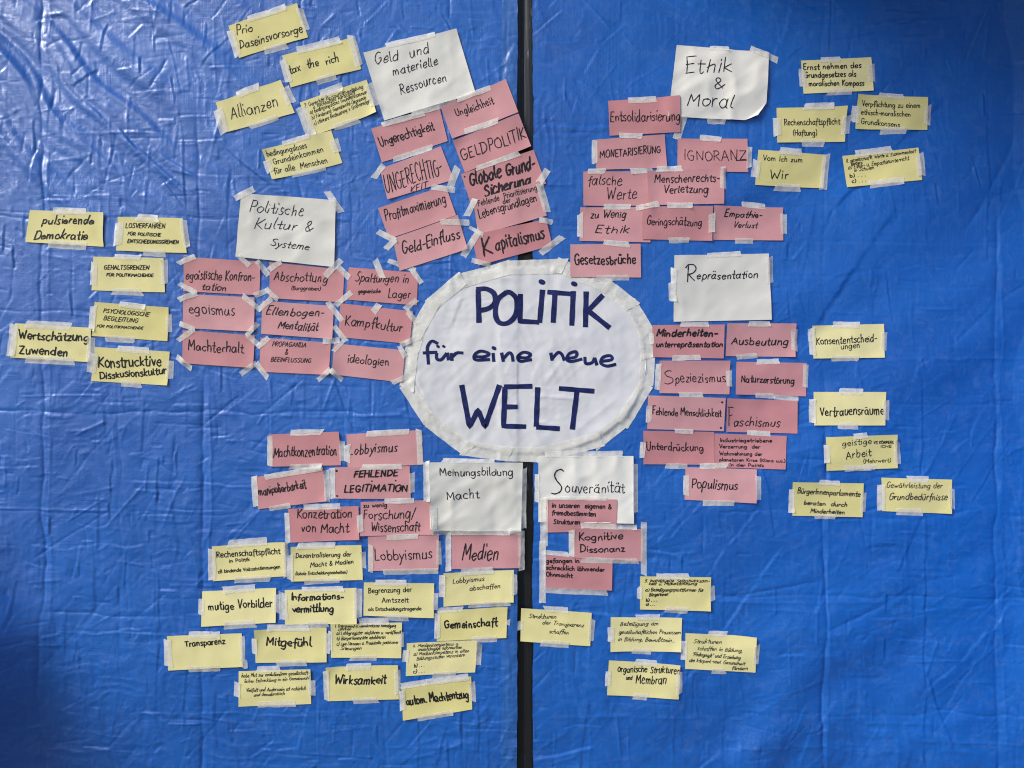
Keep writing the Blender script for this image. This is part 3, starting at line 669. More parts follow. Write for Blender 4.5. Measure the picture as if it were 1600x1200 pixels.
A1 = Z(330, 0, 5.926); A2 = Z(560, 0, 5.926); A3 = Z(330, 180, 5.926); A4 = Z(580, 160, 5.517); A5 = Z(580, 260, 5.333); A6 = Z(880, 50, 4.706); A7 = Z(1160, 70, 5.0); A8 = Z(860, 200, 4.2105)
B1 = Z(0, 300, 5.333); B2 = Z(0, 450, 5.333); B3 = Z(270, 290, 5.926); B4 = Z(270, 400, 6.0); B5 = Z(460, 400, 6.0); B8 = Z(380, 660, 5.333)
C1 = Z(980, 380, 5.333); C2 = Z(980, 550, 4.8); C3 = Z(1220, 490, 3.636); C4 = Z(640, 700, 6.0); C5 = Z(820, 700, 5.0); C6 = Z(310, 830, 4.286); C7 = Z(500, 830, 4.0); C8 = Z(790, 880, 3.8095)
D8 = Z(600, 380, 3.3333); D9 = Z(240, 960, 5.714)

# ------------------------------------------------------------------ the oval poster in the middle
def oval():
    cx_, cy_ = D8.p(748, 610); ra, rb = 610 / D8.k, 480 / D8.k
    loc = tuple(float(t) for t in world_co(cx_, cy_, 0.0))
    rt = root("oval_poster", 'large white oval poster with thick blue lettering "POLITIK für eine neue WELT"', "poster", loc)
    q = [(cx_ - ra, cy_ - rb), (cx_ + ra, cy_ - rb), (cx_ + ra, cy_ + rb), (cx_ - ra, cy_ + rb)]
    nr, na = 90, 300
    R_ = np.linspace(0, 1, nr)[:, None]; TH = np.linspace(0, 2 * math.pi, na, endpoint=False)[None, :]
    pw = 2.12; ct, st = np.cos(TH), np.sin(TH)
    rim = 1 / (np.abs(ct) ** pw + np.abs(st) ** pw) ** (1 / pw) * (1 + .006 * np.sin(TH * 7 + 1) + .004 * np.sin(TH * 16))
    X = cx_ + ra * R_ * rim * ct; Y = cy_ + rb * R_ * rim * st
    nu, nv = 140, 110
    U, V, GX, GY, C = lay(q, nu, nv, 4, .7, 6)
    C = C + 1.1 * vn(GX / 90, GY / 80, 55) + .9 * quilt(GX, GY, 46.0, 30, 1.0) - .8 * quilt(GX * 1.2 + 300, GY, 30.0, 22, 1.0) + .35 * ridge(vn(GX / 30 + .4 * vn(GX / 20, GY / 20, 56), GY / 36, 57)) + .35 * ridge(aniso(GX, GY, 70, 75, 14, 58)) + .3 * ridge(aniso(GX, GY, -45, 60, 12, 59))
    # puckers running in from the taped rim
    ang = np.arctan2((GY - cy_) / rb, (GX - cx_) / ra); rr = np.hypot((GY - cy_) / rb, (GX - cx_) / ra)
    C = C + np.clip(rr - .62, 0, .4) * 3.2 * vn(ang * 9 + 20, rr * 1.5, 60)
    # long buckle low on the right, and a fold across it
    dln = ((GX - 905) * .62 + (GY - 700) * .78) ; al = ((GX - 905) * .78 - (GY - 700) * .62)
    C = C + 2.6 * np.exp(-(dln / 11) ** 2) * sstep(-20, 20, al) * (1 - sstep(70, 130, al)) + 1.4 * np.exp(-np.abs(dln + 24) / 7) * sstep(-10, 20, al) * (1 - sstep(60, 120, al))
    for (x0, y0, x1, y1, am, wd) in [(830, 690, 842, 735, 1.3, 3), (880, 560, 848, 605, 1.0, 3), (650, 585, 672, 640, 1.6, 3), (700, 660, 660, 610, 1.0, 4), (975, 640, 978, 668, 1.2, 3), (700, 450, 690, 520, .8, 6), (930, 470, 960, 520, .9, 5), (860, 690, 800, 640, .6, 5), (740, 700, 715, 660, .9, 4), (985, 540, 935, 600, .5, 6), (760, 560, 790, 600, .6, 5)]:
        L = math.hypot(x1 - x0, y1 - y0); ux, uy = (x1 - x0) / L, (y1 - y0) / L
        t = ((GX - x0) * ux + (GY - y0) * uy) / L; d = -(GX - x0) * uy + (GY - y0) * ux
        C = C + am * np.exp(-np.abs(d) / wd) * sstep(-.1, .2, t) * (1 - sstep(.8, 1.1, t))
    C = np.maximum(C, maxwin(T, GX, GY, 1, 1) + .5)
    cc = bil(C, (X - q[0][0]) / (2 * ra), (Y - q[0][1]) / (2 * rb))
    P = world_co(X, Y, cc); vf = P.reshape(-1, 3); vb = vf.copy(); vb[:, 1] += .0004; n_ = nr * na
    i = np.arange(n_).reshape(nr, na); a_ = i[:-1]; b_ = np.roll(i, -1, 1)[:-1]; c_ = np.roll(i, -1, 1)[1:]; d_ = i[1:]
    qf = np.stack([a_, b_, c_, d_], -1)[1:].reshape(-1, 4); tri = np.stack([np.zeros(na, int) , np.roll(i, -1, 1)[1], i[1]], -1)
    rimq = np.stack([i[-1], np.roll(i[-1], -1), np.roll(i[-1], -1) + n_, i[-1] + n_], -1)
    mesh_from("sheet", np.concatenate([vf, vb]), np.concatenate([qf[:, ::-1], qf + n_, rimq]), M_card['o'], rt, rt.location, tris=np.concatenate([tri, tri[:, ::-1] + n_]))
    stamp(q, C, mask=lambda X_, Y_: ((np.abs((X_ - cx_) / ra)) ** pw + (np.abs((Y_ - cy_) / rb)) ** pw) < 1.0)
    strokes = """/490,240 495,415|480,242 530,238 572,262 578,308 545,340 492,352|640,255 592,296 580,368 600,414 645,416 684,375 692,300 664,262 636,255|/710,265 708,407 808,412|/825,243 810,415
/850,255 972,265|/890,260 880,415|/985,250 977,430|/1052,252 1048,438|/1140,270 1062,352 1175,442
282,524 250,510 228,540 229,580 233,632|/203,572 278,568|275,572 276,602 300,606 328,572|/330,570 337,610|/350,572 355,613|356,592 380,572 414,572
470,590 520,592 548,576 505,562 472,582 478,608 552,606|/568,572 572,618|/612,570 622,618|622,602 650,572 666,582 672,617|695,595 745,596 762,578 726,568 697,590 710,615 770,606
/868,570 875,612|875,602 905,570 926,580 938,612|952,600 998,592 1000,566 966,574 950,604 975,616 1032,603|1045,592 1050,626 1083,622 1096,596|/1096,596 1108,636|1130,616 1185,606 1178,586 1140,594 1128,624 1160,640 1208,630
/405,738 446,955 490,868 526,955 602,738|/625,748 772,745|/630,748 622,952 740,955|/630,852 696,852|/800,750 792,955|/792,957 915,966|/910,756 1095,771|/1005,765 980,970"""
    dots = [(822, 203, 15), (990, 213, 15), (282, 538, 8), (312, 538, 8), (573, 547, 11)]
    rows = ([], [], [])
    for ch in strokes.replace("\n", "|").split("|"):
        for pts, straight in parse(ch):
            small = 505 < pts[0][1] < 645
            rows[1 if small else (0 if pts[0][1] < 505 else 2)].append((smooth_pts([D8.p(*p) for p in pts], straight), 4.9 if small else 7.8))
    for (x, y, r) in dots: rows[0 if y < 400 else 1].append((np.array([D8.p(x - r * .35, y - 2), D8.p(x + r * .35, y + 2)]), r * 1.7 / D8.k))
    for polys in rows:
        V2, Q2, T2 = ribbon(polys, RNG, chisel=True); c2 = bil(C, (V2[:, 0] - q[0][0]) / (2 * ra), (V2[:, 1] - q[0][1]) / (2 * rb)) + .6
        mesh_from("lettering", world_co(V2[:, 0], V2[:, 1], c2), Q2, M_navy, rt, rt.location, smooth=False, tris=T2)
    ring = [(372, 165), (640, 92), (925, 82), (1165, 182), (1312, 295), (1396, 432), (1412, 590), (1402, 750), (1285, 942), (1132, 1062), (815, 1140), (640, 1136), (412, 1105), (210, 950), (82, 752), (102, 580), (145, 430), (225, 290)]
    k = len(ring); wd = 76 / D8.k
    for j in [2, 0, 1, 4, 3, 6, 5, 8, 7, 10, 9, 11, 13, 12, 15, 14, 17, 16]:
        a0 = D8.p(*ring[j]); b0 = D8.p(*ring[(j + 1) % k]); L = math.dist(a0, b0); ux, uy = (b0[0] - a0[0]) / L, (b0[1] - a0[1]) / L
        nx, ny = -uy, ux
        if (cx_ - a0[0]) * nx + (cy_ - a0[1]) * ny < 0: nx, ny = -nx, -ny
        tape_strip(rt, a0[0] + nx * wd / 2 - ux * 1, a0[1] + ny * wd / 2 - uy * 1, b0[0] + nx * wd / 2 + ux * 3, b0[1] + ny * wd / 2 + uy * 3, wd, "border_tape")
oval()

# ------------------------------------------------------------------ cards, upper left
SCR = 1
card(A1, 'y', (165,245, 800,42, 900,350, 260,540), [("Prio",245,335,400,298,95,2.0),("Daseinsvorsorge",272,460,862,297,88,2.0)], "T.3/.85/6/4 R.2/.8/6/5 B.37/.68/7/4 L.2/.9/7/5")
card(A1, 'y', (660,520, 1315,350, 1388,640, 738,812), [("tax  the  rich",728,682,1190,570,92,2.0)], "T.22/.82/7/5 R-.06/.85/4/8 B.37/.65/7/4 L.15/.8/6/5")
card(A1, 'y', (48,955, 645,742, 778,1050, 140,1233), [("Allianzen",185,1112,640,985,130,2.0)], "T.35/.66/6/6 R.2/.75/8/7 B.35/.75/5/4 L.3/1.0/9/6")
card(A1, 'y', (820,950, 1440,738, 1530,1042, 935,1262), [("2. Gerechte Ressourcenverteilung",865,1000,1415,815,46,1.7,SCR),("u. nachhaltige Wirtschaft",945,1008,1340,868,42,1.6,SCR),
     ("a) bedingungsloses Grundeinkommen",915,1058,1450,862,42,1.7,SCR),("b) Förderung Gemeinwohl-Ökonomie",935,1108,1440,915,42,1.7,SCR),("c) stärkere Besteuerung v. Großvermögen",955,1160,1490,938,42,1.6,SCR)],
     "T.3/.65/8/5 R.2/.75/9/5 B.35/.72/5/5 L.2/1.0/9/8", label="yellow card with five dense slanted lines of script, left of the money heading sheet")
card(A3, 'y', (475,322, 1110,140, 1213,440, 570,600), [("bedingungsloses",520,385,885,300,60,2.0),("Grundeinkommen",580,460,1040,335,60,2.0),("für alle  Menschen",588,545,1075,435,62,2.0)], "T.3/.7/5/3 R.25/.62/6/7 B.3/.75/5/3 L.4/.75/6/5")
card(A2, 'w', (48,495, 908,270, 1085,865, 240,1118), [("Geld  und",155,605,670,498,110,1.7),("materielle",320,702,745,600,92,1.7),("Ressourcen",392,872,825,745,98,1.8)], "T.25/.75/6/4")
card(B1, 'y', (250,150, 868,172, 870,458, 222,420), [("pulsierende",350,262,805,272,82,2.9),("Demokratie",290,392,745,395,85,3.0)], "T.32/.76/6/5 B.3/.75/6/6")
card(B1, 'y', (982,208, 1528,222, 1562,510, 980,492), [("LOSVERFAHREN",1045,298,1385,305,45,1.9),("FÜR POLITISCHE",1065,360,1345,372,30,1.9),("ENTSCHEIDUNGSGREMIEN",1068,425,1495,435,36,1.9)], "T.3/.62/5/6 R.05/.8/6/4 B.36/.7/7/4 L.2/.85/5/8")
card(B1, 'y', (782,540, 1362,550, 1382,838, 768,820), [("GEHALTSGRENZEN",868,645,1250,650,42,1.9),("FÜR POLITIKMACHENDE",890,702,1285,708,28,1.8)], "T.3/.68/4/4 R.1/.75/6/4 B.28/.65/6/4 L.2/.8/4/7", text="GEHALTSGRENZEN")
card(B2, 'y', (795,118, 1408,162, 1397,443, 770,400), [("PSYCHOLOGISCHE",862,205,1245,238,40,2.0),("BEGLEITUNG",865,268,1155,290,42,2.0),("FÜR POLITIKMACHENDE",810,328,1195,345,25,1.7)], "T.35/.68/3/6 R.2/.7/5/4 B.2/.56/7/3 L.2/.8/7/4", text="PSYCHOLOGISCHE BEGLEITUNG")
card(B2, 'y', (140,295, 768,333, 755,618, 105,580), [("Wertschätzung",165,425,750,445,75,3.0),("Zuwenden",165,545,580,568,75,3.0)], "T.15/.72/6/6 R.3/.95/7/5 B.2/.8/7/5 L.1/.9/9/5")
card(B2, 'y', (800,492, 1415,530, 1398,812, 765,775), [("Konstrucktive",825,662,1345,645,90,3.0),("Disskusionskultur",838,758,1390,715,60,2.9)], "T.3/.7/4/6 R.25/.75/7/4 B.37/.65/6/3 L.2/.7/8/6")
# white heading and pink cards, left
card(B3, 'w', (640,72, 1510,135, 1495,755, 585,660), [("Politische",712,250,1225,272,122,1.8),("Kultur &",755,395,1300,422,105,1.8),("Systeme",905,552,1275,605,80,1.8)], "", segs=[(580,125,740,35,60),(1425,50,1560,250,60)], bend=1.8)
card(B4, 'p', (105,10, 820,55, 815,370, 100,330), [("egoistische Konfron-",120,215,770,235,95,2.0),("tation",270,318,505,332,72,2.1)], segs=[(50,70,215,5,50),(620,0,715,85,46),(790,45,900,185,50)])
card(B4, 'p', (910,60, 1610,130, 1597,435, 905,395), [(B3,"Abschottung",935,875,1440,900,92,2.0),(B3,"(Burggraben)",1095,965,1370,972,42,1.8)], segs=[(905,130,1010,60,50),(B3,1565,680,1420,830,60)])
card(B5, 'p', (510,105, 1160,160, 1150,465, 485,410), [("Spaltungen in",570,240,1085,250,95,1.9),("gegnerische",600,350,815,347,48,2.0),("Lager",880,398,1100,388,92,1.9)], segs=[(400,90,515,205,50),(760,40,830,210,58),(885,45,1140,135,46),(1090,110,1190,250,46)])
card(B4, 'p', (105,355, 770,390, 765,710, 98,675), [("egoismus",155,540,580,552,92,2.1)], segs=[(65,260,215,345,46),(60,410,225,350,50),(660,375,830,510,50),(770,375,880,325,50)])
card(B4, 'p', (845,420, 1512,470, 1500,780, 828,730), [("Ellenbogen-",875,550,1425,568,82,2.0),("Mentalität",990,680,1375,705,88,2.0)], segs=[(880,310,990,415,46),(810,500,930,400,50)])
card(B5, 'p', (435,445, 1115,520, 1085,825, 415,760), [("Kampfkultur",470,650,1025,708,108,2.2)], segs=[(540,340,380,470,50),(320,440,445,600,50),(800,450,740,535,65),(1040,500,1150,410,50)])
card(B4, 'p', (95,695, 770,745, 755,1050, 90,1005), [("Machterhalt",140,882,660,915,108,2.0)], segs=[(60,630,215,690,46),(50,790,190,700,50),(690,750,800,630,50),(40,945,180,1060,48),(635,1110,790,1000,50)])
card(B4, 'p', (825,765, 1485,815, 1470,1115, 812,1085), [("PROPAGANDA",930,845,1260,858,52,1.8),("&",1052,925,1090,926,58,1.8),("BEEINFLUSSUNG",918,988,1305,1002,48,1.8)], segs=[(700,740,820,850,50),(800,850,910,760,50),(780,1000,885,1135,50)])
card(B5, 'p', (375,820, 1040,885, 1015,1185, 360,1110), [("ideologien",500,1002,895,1032,88,2.1)], segs=[(380,665,490,800,50),(265,800,440,790,55),(370,895,470,790,40),(220,1170,350,1060,45),(340,1060,455,1165,45),(1060,520,1160,640,50),(990,840,1180,760,50),(990,850,1045,950,45),(920,1190,1060,1130,45)])
# pink cards, upper middle
card(A4, 'p', (0,225, 590,50, 660,335, 90,515), [("Ungerechtigkeit",80,380,550,232,90,2.1)], segs=[(A2,240,1150,610,1050,50),(A2,490,1060,910,945,50)], label='pink card handwritten "Ungerechtigkeit" in cursive, directly under the money heading sheet')
card(A4, 'p', (600,45, 1160,-196, 1268,92, 698,318), [(A2,"Ungleichheit",910,1082,1255,965,85,2.1)], segs=[(A2,910,930,1215,820,50)])
card(A5, 'p', (70,18, 580,-166, 690,110, 135,275), [("UNGERECHTIG-",128,218,620,52,160,1.9),("KEIT",325,222,480,175,58,2.0)], segs=[(A4,190,490,525,385,46),(A4,20,650,110,530,50)])
card(A4, 'p', (705,335, 1270,105, 1378,385, 808,608), [("GELDPOLITIK",785,508,1350,315,110,2.0)], segs=[(815,250,1090,165,50)])
card(A5, 'p', (748,68, 1353,-132, 1455,150, 845,355), [(A4,"Globale Grund-",850,722,1430,572,118,3.6),("Sicherung",945,258,1345,145,95,3.8)], segs=[(A4,905,575,1270,450,42),(1470,30,1390,160,60)], marks=[([(777,88),(780,90)],True,2.6)])
card(A5, 'p', (55,345, 620,160, 708,410, 148,602), [("Profitmaximierung",120,450,635,305,92,2.2)], segs=[(715,20,650,190,58),(500,170,700,200,50)])
card(A5, 'p', (850,290, 1395,130, 1462,415, 892,577), [("Fehlende  Prioritisierung",895,335,1385,200,52,1.8),("der",1100,320,1165,300,45,1.8),("Lebensgrundlagen",900,432,1385,295,72,2.0)], segs=[(870,270,800,405,50),(1400,150,1465,380,60)])
card(A5, 'p', (180,600, 722,410, 805,690, 238,872), [("Geld-Einfluss",260,738,755,588,108,2.7)], segs=[(590,465,810,470,50),(60,545,215,625,50),(210,600,130,680,50)])
card(A5, 'p', (835,575, 1455,445, 1510,660, 892,830), [("K",940,752,1030,725,160,3.6),("apitalismus",1040,708,1455,598,112,3.0)], text="Kapitalismus", segs=[(900,540,770,745,55),(815,505,935,575,30),(830,780,990,825,40),(1400,450,1515,470,45),(1590,590,1420,720,55)])
# upper right
card(A6, 'w', (835,95, 1505,160, 1482,662, 768,622), [("Ethik",890,297,1245,312,122,1.9),("&",1098,418,1185,420,92,1.9),("Moral",905,548,1250,562,108,1.9)], "", segs=[(1080,118,1220,126,34),(1375,128,1568,214,46),(1055,658,1195,662,34),(880,630,835,785,60)], bend=3.4, corner=(1,1,30,3.5))
card(A6, 'p', (330,508, 855,472, 862,735, 340,765), [("Entsolidarisierung",345,662,860,652,90,2.1)], segs=[(485,505,685,495,46)])
card(A8, 'p', (838,68, 1295,72, 1300,292, 835,282), [("IGNORANZ",880,212,1285,210,68,1.8)], segs=[(985,60,1125,75,38),(1310,120,1305,255,36)], marks=[([(1222,214),(1292,212)],True,1.6)])
card(A8, 'p', (290,80, 752,42, 768,260, 300,278), [("MONETARISIERUNG",325,202,730,158,52,2.0)], segs=[(455,50,590,55,36),(290,85,290,235,38)])
card(A8, 'p', (215,290, 645,285, 650,512, 215,515), [("falsche",245,378,475,375,72,1.9),("Werte",365,472,575,468,78,1.9)], segs=[(252,288,360,285,35),(530,285,675,280,35)])
card(A8, 'p', (635,282, 1140,268, 1140,500, 645,510), [("Menschenrechts-",685,360,1110,352,54,1.9),("Verletzung",745,430,1040,427,56,1.9)], segs=[(705,270,865,268,38),(1135,258,1135,398,38)])
card(A8, 'p', (195,525, 655,522, 655,755, 190,745), [("zu Wenig",262,592,500,592,52,2.1),("Ethik",290,690,525,694,54,2.1)], segs=[(355,520,530,520,36),(195,575,195,720,38)])
card(A8, 'p', (605,520, 1068,515, 1065,742, 600,735), [("Geringschätzung",628,640,1000,642,60,1.7)], segs=[(565,530,712,500,38),(770,512,925,512,36),(775,742,915,738,36)])
card(A8, 'p', (1075,512, 1535,520, 1535,738, 1072,735), [("Empathie-",1145,582,1400,590,48,2.0),("Verlust",1205,652,1370,656,45,2.0)], segs=[(1062,568,1062,688,42),(1255,500,1420,512,38),(1540,570,1540,690,42),(1215,740,1335,742,36)])
card(A8, 'p', (130,768, 590,765, 595,985, 130,982), [("Gesetzesbrüche",158,900,558,896,72,2.7)], segs=[(355,755,505,770,36),(300,990,515,985,36)])
card(A7, 'y', (450,132, 1000,102, 1025,358, 475,385), [("Ernst nehmen des",470,203,925,183,50,2.3),("Grundgesetzes als",480,263,885,250,50,2.3),("moralischen Kompass",515,326,950,318,48,2.3)], "T.3/.55/5/4 R.2/.7/5/6 B.35/.7/5/4 L.3/.8/6/5")
card(A7, 'y', (900,390, 1455,405, 1453,660, 885,655), [("Verpflichtung zu einem",935,478,1395,490,50,2.0),("ethisch-moralischen",930,540,1320,558,48,2.0),("Grundkonsens",930,612,1235,638,50,2.0)], "T.3/.65/4/4 R.3/.8/5/5 B.35/.72/7/4 L.3/.8/7/6")
card(A7, 'y', (265,495, 815,482, 808,752, 270,765), [("Rechenschaftspflicht",325,630,765,618,54,2.1),("(Haftung)",395,708,585,705,48,2.0)], "T.4/.8/7/4 R.3/.8/8/5 B.36/.7/7/4 L.35/.8/6/6", text="Rechenschaftspflicht (Haftung)")
card(A7, 'y', (122,822, 665,855, 640,1115, 98,1095), [("Vom Ich zum",158,905,475,918,48,2.0),("Wir",215,1050,370,1046,76,2.0)], "T.3/.62/7/4 R0/.95/7/5 B.3/.65/7/4 L.3/.8/7/6")
card(A7, 'y', (790,862, 1380,800, 1400,1058, 822,1110), [("8. gesellschaftl. Werte u. Zusammenhalt",818,914,1362,838,32,1.7,SCR),("fördern",855,938,950,924,34,1.7,SCR),("a) Ethik- u. Empathieunterricht",835,968,1310,897,38,1.7,SCR),("in Schulen",880,987,1040,965,32,1.7,SCR),("b) . . .",845,1032,970,1022,32,2.0),("c) . . .",860,1075,970,1066,32,2.0)],
     "T.2/.65/7/4 R.2/.85/6/7 B.3/.75/5/7", label="yellow card tightly handwritten with list items a, b, c, right of the card Wir")
# right
card(C1, 'w', (390,102, 1182,85, 1203,638, 385,655), [("epräsentation",575,302,1098,290,80,1.9)], "T.35/.7/4/4 R.05/.45/6/4 L.2/.42/5/4 L.42/.68/8/4", text="Repräsentation", marks=[([(500,322),(508,190)],True,1.8),([(485,205),(510,180),(555,182),(572,215),(545,250),(500,262)],False,1.8),([(512,262),(535,290),(560,312)],False,1.8)])
card(C1, 'p', (208,683, 810,678, 805,960, 212,950), [("Minderheiten-",238,775,750,776,64,3.0),("unterrepräsentation",238,865,800,865,52,2.8)], segs=[(445,676,675,676,42),(200,745,205,830,42)])
card(C1, 'p', (832,668, 1412,668, 1402,948, 820,940), [("Ausbeutung",870,845,1350,852,66,2.4)], segs=[(1005,672,1190,672,45),(915,950,1080,936,42),(1395,720,1400,890,52)], bend=1.6)
card(C2, 'p', (240,65, 772,65, 768,318, 240,308), [("S",275,238,355,232,128,1.8),("peziezismus",358,230,740,222,78,1.9)], text="Speziezismus", segs=[(340,45,540,40,40),(235,95,225,280,42),(765,135,768,255,42)])
card(C2, 'p', (822,72, 1350,82, 1345,333, 812,318), [("Naturzerstörung",855,225,1260,240,60,2.2)], segs=[(980,75,1140,68,38),(1345,98,1340,265,42)])
card(C2, 'p', (155,325, 740,345, 730,595, 150,578), [("Fehlende Menschlichkeit",190,470,710,486,62,2.0)], segs=[(395,320,575,320,38),(165,400,160,530,42)], marks=[([(712,377),(714,377)],True,3.0),([(706,570),(708,570)],True,3.0)])
card(C2, 'p', (750,348, 1280,365, 1278,612, 748,600), [("F",765,562,825,555,152,2.0),("aschismus",800,556,1158,558,80,2.2)], text="Faschismus", segs=[(960,325,1110,330,38),(1105,338,1285,352,34)])
card(C2, 'p', (120,590, 655,600, 655,848, 122,842), [("Unterdrückung",145,735,575,746,68,2.1)], segs=[(355,592,497,600,36),(120,680,110,790,40),(290,855,460,860,40)])
card(C2, 'p', (658,612, 1198,630, 1182,880, 655,864), [("Industriegetriebene",700,675,1090,678,34,2.0),("Verzerrung  der",695,722,1000,724,34,2.0),("Wahrnehmung der",695,775,1015,778,34,2.0),("planetaren Krise (Klima u.a.)",693,818,1180,826,27,1.9),("in der Politik",770,856,1025,862,27,1.9)], segs=[(905,605,1075,615,38)],
     label='pink card with five small lines beginning "Industriegetriebene Verzerrung"')
card(C2, 'p', (440,864, 970,880, 965,1133, 430,1108), [("Populismus",480,1022,835,1030,88,2.1)], segs=[(555,858,745,850,42),(445,930,443,1075,42),(980,930,982,1110,42),(560,1132,808,1132,42)])
card(C3, 'y', (182,68, 588,58, 592,250, 187,255), [("Konsententscheid-",205,178,548,156,46,1.9),("ungen",345,202,452,192,36,1.9)], "T.3/.65/5/5 R.25/.8/4/5 B.25/.64/5/3 L.15/.9/6/4")
card(C3, 'y', (188,445, 595,445, 590,635, 187,635), [("Vertrauensräume",225,582,585,570,60,2.1)], "T.35/.68/6/4 R.2/.82/7/3 B.33/.62/6/4 L.2/.9/6/4")
card(C3, 'y', (255,702, 655,687, 665,878, 258,893), [("geistige",345,752,515,738,38,1.9),("VS KÖRPERL",525,740,640,738,18,1.9),("ICHE",565,762,628,760,16,1.7),("Arbeit",370,828,515,806,48,1.9),("(Mehrwert)",468,850,625,843,28,1.7)], "T.37/.6/5/4 R.2/.85/6/4 B.25/.7/3/6 L.25/.75/3/6", text="geistige Arbeit (Mehrwert)")
card(C3, 'y', (65,957, 472,965, 465,1157, 65,1148), [("BürgerInnenparlamente",92,1020,455,1040,36,2.0),("beraten  durch",130,1085,380,1098,30,2.0),("Minderheiten",168,1132,365,1140,30,2.0)], "T.4/.66/4/4 R.25/.85/6/3 B.33/.62/4/4 L.2/.9/5/4")
card(C3, 'y', (573,932, 972,943, 968,1137, 575,1122), [("Gewährleistung der",598,988,920,992,36,1.9),("Grundbedürfnisse",610,1055,950,1060,42,1.9)], "T.37/.67/5/5 R.25/.85/5/4 B.22/.58/6/5 L.2/.95/8/4", bend=1.8)
# lower left
card(B8, 'p', (215,100, 802,75, 820,355, 225,368), [("Machtkonzentration",255,292,795,265,100,2.2)], segs=[(390,85,655,80,50),(225,115,225,365,45),(825,150,830,310,45)])
card(B8, 'p', (865,98, 1478,62, 1500,350, 875,378), [("Lobbyismus",885,265,1300,240,92,2.0)], segs=[(1025,95,1390,75,48),(1465,60,1480,350,48),(875,195,870,315,55)], label='pink card handwritten "Lobbyismus", touching the lower left of the oval poster')
card(B8, 'p', (765,372, 1390,362, 1400,635, 760,632), [("FEHLENDE",925,452,1295,445,60,3.2),("LEGITIMATION",845,578,1380,568,64,3.2)], segs=[(1005,370,1325,365,45),(745,390,745,630,56),(1410,420,1410,575,42)], marks=[([(780,402),(783,402)],True,3.0),([(787,610),(790,610)],True,3.0),([(1075,486),(1078,486)],True,2.2),([(1272,482),(1275,482)],True,2.2),([(1318,545),(1324,545)],True,5.0)])
card(B8, 'p', (100,455, 670,370, 700,655, 125,722), [("manipulierbarkeit",130,608,530,548,85,2.0)], segs=[(390,370,640,365,45),(190,455,660,380,45),(90,450,105,700,52),(695,400,705,650,45)])
card(B8, 'p', (985,658, 1570,645, 1590,930, 980,942), [("zu wenig",1005,705,1205,700,42,2.1),("Forschung/",1005,800,1440,800,88,2.0),("Wissenschaft",1070,905,1480,900,82,2.1)], segs=[(1190,652,1430,648,42)])
card(B8, 'p', (375,720, 965,692, 975,972, 398,1000), [("Konzetration",450,800,915,790,82,2.3),("von Macht",485,915,885,910,82,2.3)], segs=[(215,720,395,690,42),(510,705,810,695,48),(365,765,375,1000,45),(975,770,985,900,48)])
card(C4, 'w', (185,130, 1062,135, 1045,775, 210,770), [("Meinungsbildung",285,255,970,255,80,2.0),("Macht",350,480,655,468,92,2.0)], "", segs=[(310,112,790,122,40),(160,140,165,490,60),(1075,190,1070,740,45),(225,550,230,740,66)], bend=3.4)
card(C7, 'p', (303,30, 745,20, 742,238, 305,245), [("Lobbyismus",345,180,705,168,72,2.2)], segs=[(B8,1195,955,1465,943,45),(320,85,320,240,30),(745,65,745,205,30),(400,252,742,245,36)], label='pink card handwritten "Lobbyismus", directly left of the card "Medien"')
card(C4, 'p', (395,795, 1050,800, 1040,1120, 395,1130), [("Medien",490,1042,855,1046,170,2.3)], segs=[(215,785,945,790,48),(930,770,1060,790,46),(365,790,365,1150,52),(1050,780,1050,1130,56)])
card(C6, 'y', (90,102, 583,70, 588,300, 98,335), [("Rechenschaftspflicht",120,178,550,150,44,2.2),("in Politik",205,212,345,198,26,1.7),("zB bindende Volksabstimmungen",130,283,550,247,27,1.6)], "T.22/.75/8/4 R.05/.98/5/4 B.3/.78/6/4 L.1/.95/7/5", label='yellow card "Rechenschaftspflicht in Politik", beside the card about Dezentralisierung')
card(C6, 'y', (622,102, 1095,88, 1105,322, 622,335), [("Dezentralisierung der",652,178,1030,165,38,2.0),("Macht & Medien",750,240,1045,213,36,2.0),("(lokale Entscheidungseinheiten)",652,293,1000,280,26,1.6)], "T.1/.62/6/4 R.2/.65/5/3 B.2/.66/5/4 L.3/.9/6/4", text="Dezentralisierung der Macht & Medien")
card(C7, 'y', (773,258, 1212,238, 1210,440, 773,468), [("Lobbyismus",830,325,1030,305,36,1.9),("abschaffen",935,370,1130,350,36,1.9)], "T.25/.7/6/5 R.15/.75/6/3 B.35/.95/5/3 L.1/.7/6/4")
card(C7, 'y', (278,315, 715,322, 712,540, 275,522), [("Begrenzung der",305,382,575,375,36,2.0),("Amtszeit",390,442,555,440,36,2.0),("als Entscheidungstragende",305,492,635,490,25,1.8)], "T.15/.62/5/4 R.25/.75/6/3 B.3/.62/6/4", text="Begrenzung der Amtszeit")
card(C6, 'y', (22,405, 522,378, 520,610, 18,640), [("mutige Vorbilder",65,532,500,500,62,2.7)], "T.28/.7/6/5 R.2/.7/6/4 B.3/.72/6/6 L.2/.68/6/4")
card(C6, 'y', (580,392, 1062,375, 1065,612, 582,625), [("Informations-",622,460,975,453,50,2.8),("vermittlung",632,540,910,535,58,2.8)], "T.25/.82/4/4 R.05/.8/9/4 B.3/.6/6/4 L.15/.8/8/5")
card(C7, 'y', (738,495, 1172,468, 1165,662, 730,685), [("Gemeinschaft",778,605,1110,590,60,2.8)], "T.0/.35/4/4 R.4/.62/5/2 B.5/.85/6/4 L.1/.85/4/5", bend=1.4)
